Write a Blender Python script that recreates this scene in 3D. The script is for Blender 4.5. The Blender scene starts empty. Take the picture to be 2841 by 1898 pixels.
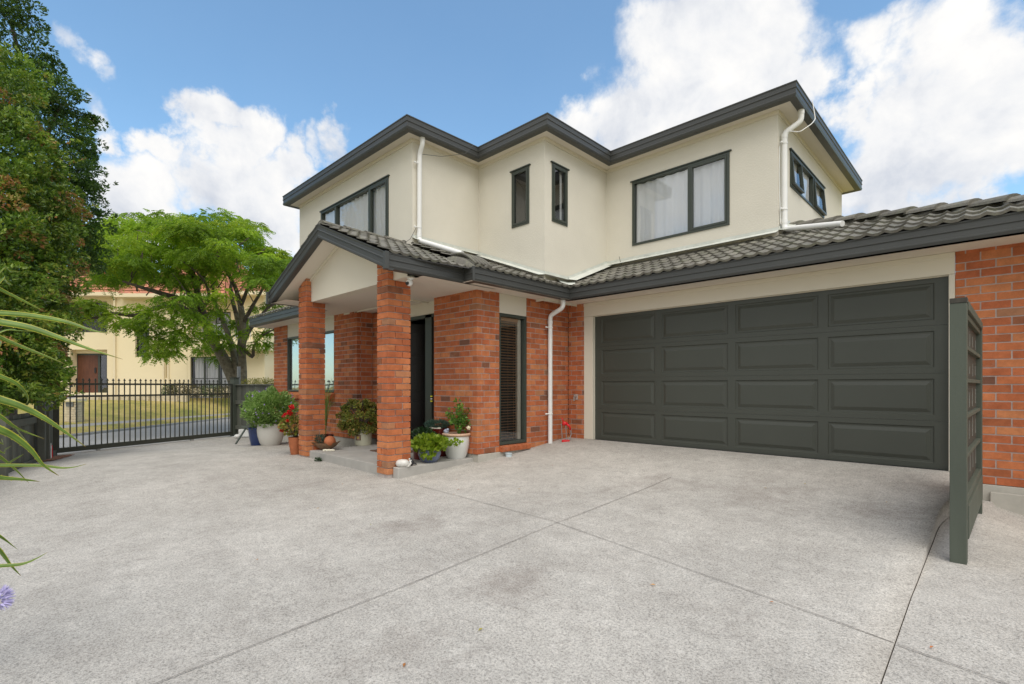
import bpy, bmesh, math, random
import numpy as np
from mathutils import Vector, Matrix, noise
random.seed(7); rng = np.random.default_rng(11)
PI = math.pi
scn = bpy.context.scene
COL = scn.collection

# ------------------------------------------------------------------ axes
# camera stands at the origin; x runs along the garage wall, y runs away into the garage
FX, FY = -0.6961, 0.7179            # view direction on the ground
RX, RY = 0.7179, 0.6961             # to the right of it
def cw(x, d, z): return (FX*d + RX*x, FY*d + RY*x, z)

# ------------------------------------------------------------------ node helpers
def new_mat(name):
    m = bpy.data.materials.new(name); m.use_nodes = True
    nt = m.node_tree; nt.nodes.clear()
    out = nt.nodes.new('ShaderNodeOutputMaterial')
    return m, nt, out
def N(nt, t, **kw):
    n = nt.nodes.new(t)
    for k, v in kw.items():
        if k.startswith('i_'):
            key = k[2:]
            key = int(key) if key.isdigit() else key.replace('_', ' ')
            n.inputs[key].default_value = v
        else: setattr(n, k, v)
    return n
def ramp(nt, fac, stops, interp='LINEAR'):
    r = nt.nodes.new('ShaderNodeValToRGB'); r.color_ramp.interpolation = interp
    e = r.color_ramp.elements
    while len(e) < len(stops): e.new(0.5)
    for el, (p, c) in zip(e, stops):
        el.position = p; el.color = (*c, 1) if len(c) == 3 else c
    nt.links.new(fac, r.inputs[0]); return r.outputs[0]
def mixc(nt, fac, a, b, mode='MIX'):
    m = nt.nodes.new('ShaderNodeMix'); m.data_type = 'RGBA'; m.blend_type = mode
    for sock, v in ((m.inputs[0], fac), (m.inputs[6], a), (m.inputs[7], b)):
        if hasattr(v, 'links'): nt.links.new(v, sock)
        else: sock.default_value = v if isinstance(v, (int, float)) else (*v[:3], 1)
    return m.outputs[2]
def pos(nt, scale=(1, 1, 1), rot=(0, 0, 0)):
    g = nt.nodes.new('ShaderNodeNewGeometry'); m = nt.nodes.new('ShaderNodeMapping')
    m.inputs['Scale'].default_value = scale; m.inputs['Rotation'].default_value = rot
    nt.links.new(g.outputs['Position'], m.inputs[0]); return m.outputs[0]
def noi(nt, vec, scale, detail=3, rough=.55, dist=0):
    n = nt.nodes.new('ShaderNodeTexNoise'); n.inputs['Scale'].default_value = scale
    n.inputs['Detail'].default_value = detail; n.inputs['Roughness'].default_value = rough
    n.inputs['Distortion'].default_value = dist
    nt.links.new(vec, n.inputs['Vector']); return n.outputs[0]
def mth(nt, op, a, b=None, clamp=False):
    m = nt.nodes.new('ShaderNodeMath'); m.operation = op; m.use_clamp = clamp
    for s, v in ((m.inputs[0], a), (m.inputs[1], b)):
        if v is None: continue
        if hasattr(v, 'links'): nt.links.new(v, s)
        else: s.default_value = v
    return m.outputs[0]
def attr(nt, name='rnd'):
    a = nt.nodes.new('ShaderNodeAttribute'); a.attribute_name = name; return a.outputs['Fac']
def bump(nt, h, strength=.3, dist=.01):
    b = nt.nodes.new('ShaderNodeBump'); b.inputs['Strength'].default_value = strength
    b.inputs['Distance'].default_value = dist
    nt.links.new(h, b.inputs['Height']); return b.outputs[0]
def sc(c, k): return tuple(min(1, x*k) for x in c)

def plain(name, col, rough=.55, var=.10, vscale=3, bscale=None, bstr=.2, bdist=.004, metal=0, spec=.4, streak=False, use_rnd=0, coat=0):
    m, nt, out = new_mat(name)
    p = N(nt, 'ShaderNodeBsdfPrincipled'); nt.links.new(p.outputs[0], out.inputs[0])
    p.inputs['Roughness'].default_value = rough; p.inputs['Metallic'].default_value = metal
    p.inputs['Specular IOR Level'].default_value = spec; p.inputs['Coat Weight'].default_value = coat
    v = pos(nt, (1, 1, .18) if streak else (1, 1, 1))
    n1 = noi(nt, v, vscale, 5, .6)
    c = ramp(nt, n1, [(.25, sc(col, 1-var)), (.75, sc(col, 1+var))])
    if use_rnd:
        r = attr(nt); k = ramp(nt, r, [(0, (1-use_rnd,)*3), (1, (1+use_rnd,)*3)])
        c = mixc(nt, 1.0, c, k, 'MULTIPLY')
    nt.links.new(c, p.inputs['Base Color'])
    if bscale:
        h = noi(nt, pos(nt), bscale, 4, .6)
        nt.links.new(bump(nt, h, bstr, bdist), p.inputs['Normal'])
    return m

def leafmat(name, stops, trans=.35, rough=.45, big=(.8, 1.2), bscale=1.3):
    m, nt, out = new_mat(name)
    c = ramp(nt, attr(nt), stops)
    g = N(nt, 'ShaderNodeNewGeometry')
    n1 = noi(nt, g.outputs['Position'], bscale, 2)
    k = ramp(nt, n1, [(.3, (big[0],)*3), (.7, (big[1],)*3)])
    c = mixc(nt, 1.0, c, k, 'MULTIPLY')
    p = N(nt, 'ShaderNodeBsdfPrincipled'); p.inputs['Roughness'].default_value = rough
    p.inputs['Specular IOR Level'].default_value = .35
    t = N(nt, 'ShaderNodeBsdfTranslucent')
    ct = mixc(nt, 1.0, c, (1.25, 1.3, .6), 'MULTIPLY')
    nt.links.new(c, p.inputs['Base Color']); nt.links.new(ct, t.inputs[0])
    mx = N(nt, 'ShaderNodeMixShader'); mx.inputs[0].default_value = trans
    nt.links.new(p.outputs[0], mx.inputs[1]); nt.links.new(t.outputs[0], mx.inputs[2])
    nt.links.new(mx.outputs[0], out.inputs[0]); return m

# ------------------------------------------------------------------ materials
M = {}
def brickmat():
    m, nt, out = new_mat('brick'); p = N(nt, 'ShaderNodeBsdfPrincipled'); nt.links.new(p.outputs[0], out.inputs[0])
    r = attr(nt)
    c = ramp(nt, r, [(0, (.17, .080, .052)), (.03, (.26, .105, .055)), (.07, (.38, .122, .050)), (.4, (.44, .130, .054)), (.7, (.51, .170, .068)), (.95, (.53, .21, .09)), (1, (.30, .165, .10))])
    n1 = noi(nt, pos(nt, (1, 1, 1)), 9, 5, .65); n2 = noi(nt, pos(nt), 55, 4, .7)
    c = mixc(nt, 1, c, ramp(nt, n1, [(.3, (.78, .74, .72)), (.7, (1.18, 1.16, 1.14))]), 'MULTIPLY')
    c = mixc(nt, 1, c, ramp(nt, n2, [(.3, (.88,)*3), (.7, (1.1,)*3)]), 'MULTIPLY')
    n3 = noi(nt, pos(nt, (1, 1, 1.6)), 2.3, 6, .7)
    c = mixc(nt, ramp(nt, n3, [(.60, (0, 0, 0)), (.74, (.28,)*3)]), c, (.55, .42, .36))
    nt.links.new(c, p.inputs['Base Color']); p.inputs['Roughness'].default_value = .78
    p.inputs['Specular IOR Level'].default_value = .25
    nt.links.new(bump(nt, noi(nt, pos(nt, (1, 1, 2)), 60, 5, .7), .5, .004), p.inputs['Normal'])
    return m
M['brick'] = brickmat()
M['mortar'] = plain('mortar', (.48, .42, .395), .9, .15, 20, 200, .4, .003, spec=.1)
M['stucco'] = plain('stucco', (.70, .665, .575), .85, .06, .9, 46, .55, .008, spec=.15)
M['cream'] = plain('cream_board', (.70, .65, .54), .6, .025, 1.2, spec=.3)
M['soffit'] = plain('soffit_board', (.72, .66, .57), .7, .02, .8, spec=.2)
M['gutter'] = plain('charcoal_gutter', (.060, .062, .059), .42, .10, 1.1, spec=.45)
M['frame'] = plain('dark_green_joinery', (.052, .062, .050), .38, .06, 4)
M['gdoor'] = plain('garage_door_green', (.060, .065, .053), .42, .05, 1.5, 300, .08, .001)
M['white'] = plain('white_plastic', (.80, .80, .78), .35, .03, 5)
M['flash'] = plain('lead_flashing', (.60, .62, .57), .55, .14, 6, 14, .3, .01)
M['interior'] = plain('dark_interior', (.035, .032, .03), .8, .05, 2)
M['door'] = plain('front_door_paint', (.016, .014, .013), .35, .1, 3)
M['darkwood'] = plain('brown_mesh_screen', (.085, .045, .036), .7, .3, 8, streak=True)
M['blind'] = plain('timber_blind', (.50, .27, .13), .5, .15, 8)
M['sill'] = M['brick']
M['pgreen'] = plain('stained_green_timber', (.080, .093, .072), .62, .16, 5, 60, .25, .004, streak=True)
M['pgreen2'] = plain('dark_stained_paling', (.125, .130, .105), .7, .22, 6, 60, .3, .004, streak=True, use_rnd=.25)
M['pcap'] = plain('weathered_timber_end', (.06, .055, .045), .85, .35, 30, 80, .5, .004)
M['gate'] = plain('gate_paint', (.042, .045, .034), .4, .1, 5)
M['bark'] = plain('grey_bark', (.115, .092, .075), .9, .45, 7, 22, .9, .03)
M['lichen'] = plain('lichen_bark', (.19, .165, .12), .9, .5, 9, 22, .9, .03)
M['terra'] = plain('terracotta', (.42, .135, .055), .7, .22, 9, 60, .2, .003)
M['terrabrown'] = plain('brown_stoneware', (.17, .10, .055), .5, .35, 14)
M['potwhite'] = plain('matt_white_pot', (.60, .58, .53), .55, .05, 3, 120, .15, .002)
M['potglaze'] = plain('glazed_white_pot', (.66, .67, .64), .18, .04, 4, coat=.5)
M['potrim'] = plain('tan_pot_rim', (.55, .36, .25), .6, .12, 15)
M['potcream'] = plain('cream_glazed_pot', (.56, .55, .42), .25, .05, 4, coat=.4)
M['potblue'] = plain('navy_glazed_pot', (.014, .034, .125), .22, .2, 6, coat=.5)
M['potslate'] = plain('slate_blue_bowl', (.13, .16, .26), .3, .12, 8, coat=.3)
M['potred'] = plain('oxblood_pot', (.11, .012, .010), .25, .25, 6, coat=.4)
M['soil'] = plain('potting_soil', (.045, .032, .024), .95, .4, 30, 60, .8, .02)
M['red'] = plain('red_plastic', (.62, .012, .018), .35, .05, 5)
M['metal'] = plain('galvanised_steel', (.45, .45, .44), .35, .1, 8, metal=.8)
M['black'] = plain('black_plastic', (.02, .02, .022), .4, .1, 5)
M['shell'] = plain('pale_shell', (.80, .76, .62), .5, .08, 40, 60, .5, .01)
M['mat'] = plain('coir_mat', (.13, .075, .05), .95, .3, 60, 200, .6, .01)
M['ybel'] = plain('yellow_render', (.80, .69, .46), .85, .035, .5, spec=.1)
M['ytrim'] = plain('pale_render_trim', (.76, .66, .46), .8, .03, .5, spec=.1)
M['yroof'] = plain('orange_roof_tile', (.47, .185, .105), .8, .28, 4, 6, .6, .05, use_rnd=.2)
M['wdoor'] = plain('timber_front_door', (.12, .045, .024), .45, .3, 9, streak=True)
M['wood'] = plain('pale_timber_fence', (.55, .38, .19), .8, .15, 3, streak=True)
M['asphalt'] = plain('asphalt', (.29, .285, .28), .9, .08, 2, 80, .4, .005)
M['path'] = plain('footpath_concrete', (.30, .29, .28), .9, .12, 3, 60, .3, .004)
M['stonew'] = plain('pale_stone', (.60, .52, .38), .9, .25, 7, 16, .8, .03)
M['yellow'] = plain('yellow_tag', (.75, .68, .03), .5, .03, 5)
M['bluewhite'] = plain('blue_white_glaze', (.50, .54, .66), .3, .4, 60)
M['petalred'] = plain('red_petals', (.70, .008, .014), .5, .25, 40)
M['petalpink'] = plain('pink_petals', (.62, .07, .16), .5, .25, 40)
M['petalpurple'] = plain('lilac_petals', (.34, .24, .56), .5, .2, 40)
M['agap'] = plain('agapanthus_petals', (.50, .46, .70), .5, .2, 60)
M['petalwhite'] = plain('cream_petals', (.80, .74, .55), .5, .05, 40)
M['chips'] = plain('bark_chips', (.26, .13, .08), .9, .3, 40, use_rnd=.4)

def curtainmat():
    m, nt, out = new_mat('white_curtain'); p = N(nt, 'ShaderNodeBsdfPrincipled')
    t = N(nt, 'ShaderNodeBsdfTranslucent'); t.inputs[0].default_value = (.8, .82, .86, 1)
    p.inputs['Base Color'].default_value = (.93, .935, .95, 1); p.inputs['Roughness'].default_value = .8
    mx = N(nt, 'ShaderNodeMixShader'); mx.inputs[0].default_value = .02
    nt.links.new(p.outputs[0], mx.inputs[1]); nt.links.new(t.outputs[0], mx.inputs[2]); nt.links.new(mx.outputs[0], out.inputs[0])
    return m
M['curtain'] = curtainmat()
def glassmat(name, tint=(.97, .98, .98), base=.10, mx_=.85):
    m, nt, out = new_mat(name)
    lw = N(nt, 'ShaderNodeLayerWeight'); lw.inputs[0].default_value = .35
    f = N(nt, 'ShaderNodeMapRange'); f.inputs['To Min'].default_value = base; f.inputs['To Max'].default_value = mx_
    nt.links.new(lw.outputs['Fresnel'], f.inputs[0])
    g = N(nt, 'ShaderNodeBsdfGlossy'); g.inputs['Roughness'].default_value = .015; g.inputs['Color'].default_value = (.95, .97, 1, 1)
    nt.links.new(bump(nt, noi(nt, pos(nt), 1.6, 2), .25, .01), g.inputs['Normal'])
    t = N(nt, 'ShaderNodeBsdfTransparent'); t.inputs[0].default_value = (*tint, 1)
    mx = N(nt, 'ShaderNodeMixShader'); nt.links.new(f.outputs[0], mx.inputs[0])
    nt.links.new(t.outputs[0], mx.inputs[1]); nt.links.new(g.outputs[0], mx.inputs[2]); nt.links.new(mx.outputs[0], out.inputs[0])
    return m
M['glass'] = glassmat('window_glass')
M['glassd'] = glassmat('dark_window_glass', (.8, .8, .8), .04, .4)
M['glassr'] = glassmat('reflective_window_glass', (.7, .74, .74), .42, .98)

def tilemat():
    m, nt, out = new_mat('concrete_roof_tile'); p = N(nt, 'ShaderNodeBsdfPrincipled'); nt.links.new(p.outputs[0], out.inputs[0])
    c = ramp(nt, attr(nt), [(0, (.105, .098, .082)), (.5, (.145, .136, .115)), (1, (.19, .178, .150))])
    n1 = noi(nt, pos(nt), 5, 6, .7); n2 = noi(nt, pos(nt), 40, 4, .7)
    c = mixc(nt, ramp(nt, n1, [(.48, (0, 0, 0)), (.72, (.45,)*3)]), c, (.22, .235, .15))
    c = mixc(nt, 1, c, ramp(nt, n2, [(.3, (.75,)*3), (.7, (1.25,)*3)]), 'MULTIPLY')
    nt.links.new(c, p.inputs['Base Color']); p.inputs['Roughness'].default_value = .8
    nt.links.new(bump(nt, n2, .4, .006), p.inputs['Normal']); return m
M['tile'] = tilemat()

def concretemat(name, base, light=1.0):
    m, nt, out = new_mat(name); p = N(nt, 'ShaderNodeBsdfPrincipled'); nt.links.new(p.outputs[0], out.inputs[0])
    v = pos(nt)
    big = noi(nt, v, .55, 5, .6); mid = noi(nt, v, 2.6, 6, .72); med = noi(nt, v, 11, 5, .7)
    fine = noi(nt, v, 75, 3, .75); gr = noi(nt, v, 170, 2, .8)
    c = ramp(nt, big, [(.3, sc(base, .87)), (.7, sc(base, 1.08))])
    c = mixc(nt, 1, c, ramp(nt, mid, [(.32, (.86, .85, .845)), (.66, (1.07, 1.07, 1.07))]), 'MULTIPLY')
    c = mixc(nt, 1, c, ramp(nt, med, [(.3, (.88,)*3), (.7, (1.10,)*3)]), 'MULTIPLY')
    c = mixc(nt, 1, c, ramp(nt, fine, [(.36, (.62,)*3), (.50, (1.0,)*3), (.68, (1.20,)*3)]), 'MULTIPLY')
    c = mixc(nt, 1, c, ramp(nt, gr, [(.33, (.66,)*3), (.50, (1.03,)*3), (.7, (1.18,)*3)]), 'MULTIPLY')
    # oil / tyre stains
    st = noi(nt, pos(nt, (1.0, .55, 1)), 1.15, 6, .68, .6)
    c = mixc(nt, ramp(nt, st, [(.58, (0, 0, 0)), (.74, (.34,)*3)]), c, (.24, .21, .19))
    g = N(nt, 'ShaderNodeNewGeometry')
    for (x, y, r, k) in ((-2.35, 2.35, .36, .42), (-1.7, 5.6, .6, .26), (-3.0, 5.5, .6, .26), (-.75, 5.6, .35, .30), (-3.9, 2.7, .4, .28), (-2.2, 1.5, .35, .22)):
        d = N(nt, 'ShaderNodeVectorMath', operation='DISTANCE'); nt.links.new(g.outputs['Position'], d.inputs[0]); d.inputs[1].default_value = (x, y, -1.3)
        w = mth(nt, 'ADD', mth(nt, 'DIVIDE', d.outputs['Value'], r), mth(nt, 'MULTIPLY', mth(nt, 'SUBTRACT', mid, .5), 2.6))
        fct = mth(nt, 'MULTIPLY', mth(nt, 'SUBTRACT', 1.0, w, True), k)
        c = mixc(nt, fct, c, (.16, .125, .105))
    nt.links.new(c, p.inputs['Base Color']); p.inputs['Roughness'].default_value = .88; p.inputs['Specular IOR Level'].default_value = .2
    h = mth(nt, 'ADD', fine, mth(nt, 'MULTIPLY', gr, .6))
    nt.links.new(bump(nt, h, .55, .006), p.inputs['Normal']); return m
M['concrete'] = concretemat('brushed_concrete', (.475, .452, .414))
M['slab'] = plain('porch_concrete', (.40, .385, .355), .85, .14, 4, 70, .4, .005)
M['footing'] = plain('concrete_footing', (.44, .42, .37), .9, .16, 5, 60, .4, .005)
def lawnmat():
    m, nt, out = new_mat('dry_lawn'); p = N(nt, 'ShaderNodeBsdfPrincipled'); nt.links.new(p.outputs[0], out.inputs[0])
    a = noi(nt, pos(nt), .7, 5, .65); b = noi(nt, pos(nt), 14, 4, .7)
    c = ramp(nt, a, [(.33, (.19, .20, .045)), (.50, (.33, .28, .075)), (.66, (.46, .35, .14))])
    c = mixc(nt, 1, c, ramp(nt, b, [(.3, (.7,)*3), (.7, (1.3,)*3)]), 'MULTIPLY')
    nt.links.new(c, p.inputs['Base Color']); p.inputs['Roughness'].default_value = .95
    nt.links.new(bump(nt, b, .8, .05), p.inputs['Normal']); return m
M['lawn'] = lawnmat()

L_ = {}
L_['hedge'] = leafmat('glossy_reddish_leaves', [(0, (.04, .09, .016)), (.30, (.11, .20, .028)), (.58, (.22, .32, .044)), (.80, (.32, .36, .06)), (.90, (.32, .20, .075)), (1, (.40, .16, .08))], .28, .3, (.6, 1.25), .9)
L_['dark'] = leafmat('dark_evergreen_leaves', [(0, (.03, .07, .016)), (.5, (.075, .15, .028)), (.88, (.15, .24, .04)), (1, (.24, .18, .06))], .3, .35, (.7, 1.2), 1)
L_['feather'] = leafmat('feathery_leaves', [(0, (.10, .19, .024)), (.45, (.24, .37, .036)), (.8, (.40, .50, .05)), (1, (.52, .55, .08))], .5, .5, (.72, 1.25), .8)
L_['sage'] = leafmat('soft_green_leaves', [(0, (.13, .23, .055)), (.5, (.23, .37, .10)), (1, (.36, .48, .18))], .3, .6)
L_['jade'] = leafmat('jade_leaves', [(0, (.08, .11, .025)), (.5, (.21, .24, .045)), (.8, (.34, .35, .07)), (1, (.38, .20, .08))], .15, .3)
L_['lime'] = leafmat('lime_leaves', [(0, (.15, .25, .02)), (.5, (.26, .38, .03)), (1, (.36, .47, .05))], .4, .45)
L_['varieg'] = leafmat('variegated_leaves', [(0, (.09, .13, .02)), (.5, (.22, .25, .04)), (.8, (.38, .34, .10)), (1, (.35, .10, .05))], .3, .5)
L_['rose'] = leafmat('rose_leaves', [(0, (.05, .13, .02)), (.6, (.12, .25, .04)), (1, (.22, .36, .06))], .35, .4)
L_['blue'] = leafmat('bluish_succulent', [(0, (.022, .06, .045)), (.6, (.045, .10, .075)), (1, (.09, .15, .11))], .1, .5)
L_['deep'] = leafmat('deep_green_leaves', [(0, (.012, .035, .012)), (1, (.035, .08, .025))], .2, .4)
L_['scrub'] = leafmat('brown_green_scrub', [(0, (.06, .06, .03)), (.5, (.14, .12, .06)), (1, (.24, .19, .10))], .2, .6)
L_['gold'] = leafmat('golden_ground_cover', [(0, (.16, .18, .03)), (1, (.34, .31, .05))], .3, .6)
L_['greyg'] = leafmat('grey_green_leaves', [(0, (.08, .12, .06)), (1, (.20, .25, .13))], .3, .6)

def spikemat():
    m, nt, out = new_mat('spiky_leaf'); p = N(nt, 'ShaderNodeBsdfPrincipled')
    a = attr(nt)                      # 0 margin .. 1 midrib
    c = ramp(nt, a, [(0, (.44, .42, .05)), (.16, (.36, .38, .04)), (.30, (.085, .17, .018)), (.8, (.12, .22, .03)), (1, (.20, .28, .05))])
    n1 = noi(nt, pos(nt), 18, 3)
    c = mixc(nt, 1, c, ramp(nt, n1, [(.3, (.75,)*3), (.7, (1.2,)*3)]), 'MULTIPLY')
    t = attr(nt, 'tip')
    c = mixc(nt, ramp(nt, t, [(.90, (0, 0, 0)), (1, (.8,)*3)]), c, (.28, .16, .05))
    p.inputs['Roughness'].default_value = .38
    tr = N(nt, 'ShaderNodeBsdfTranslucent'); mx = N(nt, 'ShaderNodeMixShader'); mx.inputs[0].default_value = .25
    nt.links.new(c, p.inputs['Base Color']); nt.links.new(c, tr.inputs[0])
    nt.links.new(p.outputs[0], mx.inputs[1]); nt.links.new(tr.outputs[0], mx.inputs[2]); nt.links.new(mx.outputs[0], out.inputs[0]); return m
M['spike'] = spikemat()

# ------------------------------------------------------------------ mesh builder
class MB:
    def __init__(s, T=None):
        s.v = []; s.f = []; s.mi = []; s.r = []; s.t2 = []; s.T = T; s.cur = 0; s.rv = .5
    def vert(s, p, r=None, t=0.0):
        if s.T: p = s.T(*p)
        s.v.append(tuple(p)); s.r.append(s.rv if r is None else r); s.t2.append(t); return len(s.v)-1
    def face(s, idx): s.f.append(tuple(idx)); s.mi.append(s.cur)
    def poly(s, pts, r=None): s.face([s.vert(p, r) for p in pts])
    def box(s, x0, y0, z0, x1, y1, z1, r=None):
        i = [s.vert(p, r) for p in ((x0, y0, z0), (x1, y0, z0), (x1, y1, z0), (x0, y1, z0), (x0, y0, z1), (x1, y0, z1), (x1, y1, z1), (x0, y1, z1))]
        for f in ((0, 3, 2, 1), (4, 5, 6, 7), (0, 1, 5, 4), (1, 2, 6, 5), (2, 3, 7, 6), (3, 0, 4, 7)): s.face([i[k] for k in f])
    def hexa(s, lo, hi, r=None):     # two quads of 4 points
        i = [s.vert(p, r) for p in list(lo)+list(hi)]
        for f in ((0, 3, 2, 1), (4, 5, 6, 7), (0, 1, 5, 4), (1, 2, 6, 5), (2, 3, 7, 6), (3, 0, 4, 7)): s.face([i[k] for k in f])
    def ring(s, rows, closed=True, caps=True):
        ids = [[s.vert(p) for p in row] for row in rows]; n = len(ids[0])
        for a, b in zip(ids, ids[1:]):
            for k in range(n if closed else n-1):
                s.face((a[k], a[(k+1) % n], b[(k+1) % n], b[k]))
        if caps and closed:
            s.face(ids[0][::-1]); s.face(ids[-1])
        return ids
    def lathe(s, c, prof, seg=28, caps=True, squash=1.0):
        rows = []
        for (r, z) in prof:
            rows.append([(c[0]+r*math.cos(2*PI*k/seg), c[1]+r*squash*math.sin(2*PI*k/seg), c[2]+z) for k in range(seg)])
        s.ring(rows, True, caps)
    def tube(s, pts, rad, seg=8, caps=True):
        pts = [Vector(p) for p in pts]; n = len(pts)
        rad = rad if isinstance(rad, (list, tuple)) else [rad]*n
        rows = []; up = None
        for i, p in enumerate(pts):
            d = (pts[min(i+1, n-1)] - pts[max(i-1, 0)]).normalized()
            if up is None:
                up = Vector((0, 0, 1)) if abs(d.z) < .9 else Vector((1, 0, 0))
            a = d.cross(up)
            if a.length < 1e-4: a = d.cross(Vector((0, 1, 0)))
            a.normalize(); b = a.cross(d).normalized(); up = b
            rows.append([tuple(p + a*(rad[i]*math.cos(2*PI*k/seg)) + b*(rad[i]*math.sin(2*PI*k/seg))) for k in range(seg)])
        s.ring(rows, True, caps)
    def ball(s, c, r, seg=12, rings=8, sc3=(1, 1, 1), rnd=None):
        top = s.vert((c[0], c[1], c[2]+r*sc3[2]), rnd); rows = []
        for i in range(1, rings):
            th = PI*i/rings
            rows.append([s.vert((c[0]+r*sc3[0]*math.sin(th)*math.cos(2*PI*k/seg), c[1]+r*sc3[1]*math.sin(th)*math.sin(2*PI*k/seg), c[2]+r*sc3[2]*math.cos(th)), rnd) for k in range(seg)])
        bot = s.vert((c[0], c[1], c[2]-r*sc3[2]), rnd)
        for k in range(seg):
            s.face((top, rows[0][k], rows[0][(k+1) % seg])); s.face((bot, rows[-1][(k+1) % seg], rows[-1][k]))
        for a, b in zip(rows, rows[1:]):
            for k in range(seg): s.face((a[k], b[k], b[(k+1) % seg], a[(k+1) % seg]))
    def arr(s, V, F, R):             # numpy bulk: V (n,3) F (m,k)
        o = len(s.v); s.v.extend(map(tuple, V)); s.r.extend(R.tolist()); s.t2.extend([0.0]*len(V))
        s.f.extend(map(tuple, (F+o))); s.mi.extend([s.cur]*len(F))
    def build(s, name, mats, parent=None, bevel=0, smooth=False, recalc=True):
        if not isinstance(mats, (list, tuple)): mats = [mats]
        org = Vector((0, 0, 0)); p = parent
        while p is not None: org += p.location; p = p.parent
        me = bpy.data.meshes.new(name)
        ov = tuple(org)
        me.from_pydata([(a-ov[0], b-ov[1], c-ov[2]) for a, b, c in s.v], [], s.f)
        for m in mats: me.materials.append(m)
        if len(mats) > 1: me.polygons.foreach_set('material_index', s.mi)
        a = me.attributes.new('rnd', 'FLOAT', 'POINT'); a.data.foreach_set('value', s.r)
        if any(s.t2):
            a = me.attributes.new('tip', 'FLOAT', 'POINT'); a.data.foreach_set('value', s.t2)
        if smooth: me.polygons.foreach_set('use_smooth', [True]*len(me.polygons))
        if recalc:
            bm = bmesh.new(); bm.from_mesh(me); bmesh.ops.recalc_face_normals(bm, faces=bm.faces); bm.to_mesh(me); bm.free()
        me.update()
        o = bpy.data.objects.new(name, me); COL.objects.link(o)
        if parent: o.parent = parent
        if smooth == 'auto':
            md = o.modifiers.new('s', 'EDGE_SPLIT'); md.split_angle = math.radians(40)
        if bevel:
            md = o.modifiers.new('b', 'BEVEL'); md.width = bevel; md.segments = 2; md.limit_method = 'ANGLE'
        return o
def empty(name, loc):
    o = bpy.data.objects.new(name, None); COL.objects.link(o); o.location = loc; o.empty_display_size = .2; return o
def tag(o, label, cat, group=None):
    o['label'] = label; o['category'] = cat
    if group: o['group'] = group
    return o
def structure(o): o['kind'] = 'structure'; return o
def place_origin(o, loc):            # move a mesh object's origin to its base
    o.data.transform(Matrix.Translation(-Vector(loc))); o.location = loc; return o

# ------------------------------------------------------------------ ground heights (camera eye at z = 0)
def sstep(a, b, x):
    t = max(0, min(1, (x-a)/(b-a))); return t*t*(3-2*t)
PV = [(-8, -1.46), (-3, -1.44), (0, -1.40), (2, -1.345), (3.78, -1.262), (5.2, -1.172), (6.2, -1.08), (7.0, -.985), (7.4, -.953)]
def pw(v):
    if v <= PV[0][0]: return PV[0][1]
    for (a, za), (b, zb) in zip(PV, PV[1:]):
        if v <= b: return za + (zb-za)*(v-a)/(b-a)
    return PV[-1][1]
def gz(u, v):
    if u < -6.2:
        v2 = v + (min(v, 3.9)-v)*sstep(-6.2, -7.0, u) if u > -7 else min(v, 3.9)
    else: v2 = v
    z = pw(v2)
    if u < -6:
        z = z + (-1.235 - z)*sstep(-6, -9, u)*(1 if v > 2.2 else sstep(-1, 2.2, v))
    if u < -10: z = z + (-1.425-z)*sstep(-10.5, -14, u)
    return z
def gside(u, v):
    z = pw(v) if v < 4 else -1.262 + (v-4)*.012
    z -= max(0, u+.16)*.30*sstep(4.5, 7.2, v)
    return z - .006
JX = -.372
def jx(y): return JX + .15*sstep(5.7, 7.3, y)

# ================================================================== THE SETTING
def grid(name, mat, xs, ys, zf, skirt=None, xo=None):
    mb = MB(); ids = [[mb.vert((x + (xo(y) if xo and i < 2 else 0), y, zf(x, y))) for y in ys] for i, x in enumerate(xs)]
    for i in range(len(xs)-1):
        for j in range(len(ys)-1): mb.face((ids[i][j], ids[i+1][j], ids[i+1][j+1], ids[i][j+1]))
    if skirt:
        lo = [mb.vert((xs[-1], y, zf(xs[-1], y)-.45)) for y in ys]
        for j in range(len(ys)-1): mb.face((ids[-1][j], lo[j], lo[j+1], ids[-1][j+1]))
    return mb.build(name, mat, smooth=True, recalc=False)
fr = lambda a, b, n: [a+(b-a)*i/n for i in range(n+1)]
# driveway: clipped behind the left fence and by the gate line
dw = MB()
xs = fr(-15.6, JX, 76); ys = fr(-8, 7.42, 78)
def fence_y(u):   # line of the left fence in plan, from gate post toward the camera
    return .87 + (u+13.92)*(-.262)
ids = {}
for i, x in enumerate(xs):
    for j, y in enumerate(ys): q = jx(y) if i == len(xs)-1 else x; ids[i, j] = dw.vert((q, y, gz(q, y)))
for i in range(len(xs)-1):
    for j in range(len(ys)-1):
        xc = (xs[i]+xs[i+1])/2; yc = (ys[j]+ys[j+1])/2
        if xc < -13.95 and yc < .95+0*xc: continue
        if xc < -13.9 - (yc-.85)*.41 - .25: continue
        dw.face((ids[i, j], ids[i+1, j], ids[i+1, j+1], ids[i, j+1]))
lo = {}
for j, y in enumerate(ys): lo[j] = dw.vert((jx(y), y, gz(xs[-1], y)-.4))
for j in range(len(ys)-1): dw.face((ids[len(xs)-1, j], lo[j], lo[j+1], ids[len(xs)-1, j+1]))
structure(dw.build('driveway', M['concrete'], smooth=True, recalc=False))
structure(grid('side_path', M['concrete'], fr(JX+.007, 4, 24), fr(-8, 7.42, 60), gside, xo=lambda y: jx(y)-JX))
structure(grid('joint_filler', M['soil'], [JX-.02, JX+.03], fr(-8, 7.3, 40), lambda x, y: min(gz(JX, y), gside(JX+.012, y))-.012, xo=lambda y: jx(y)-JX))
jm = MB()
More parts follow.
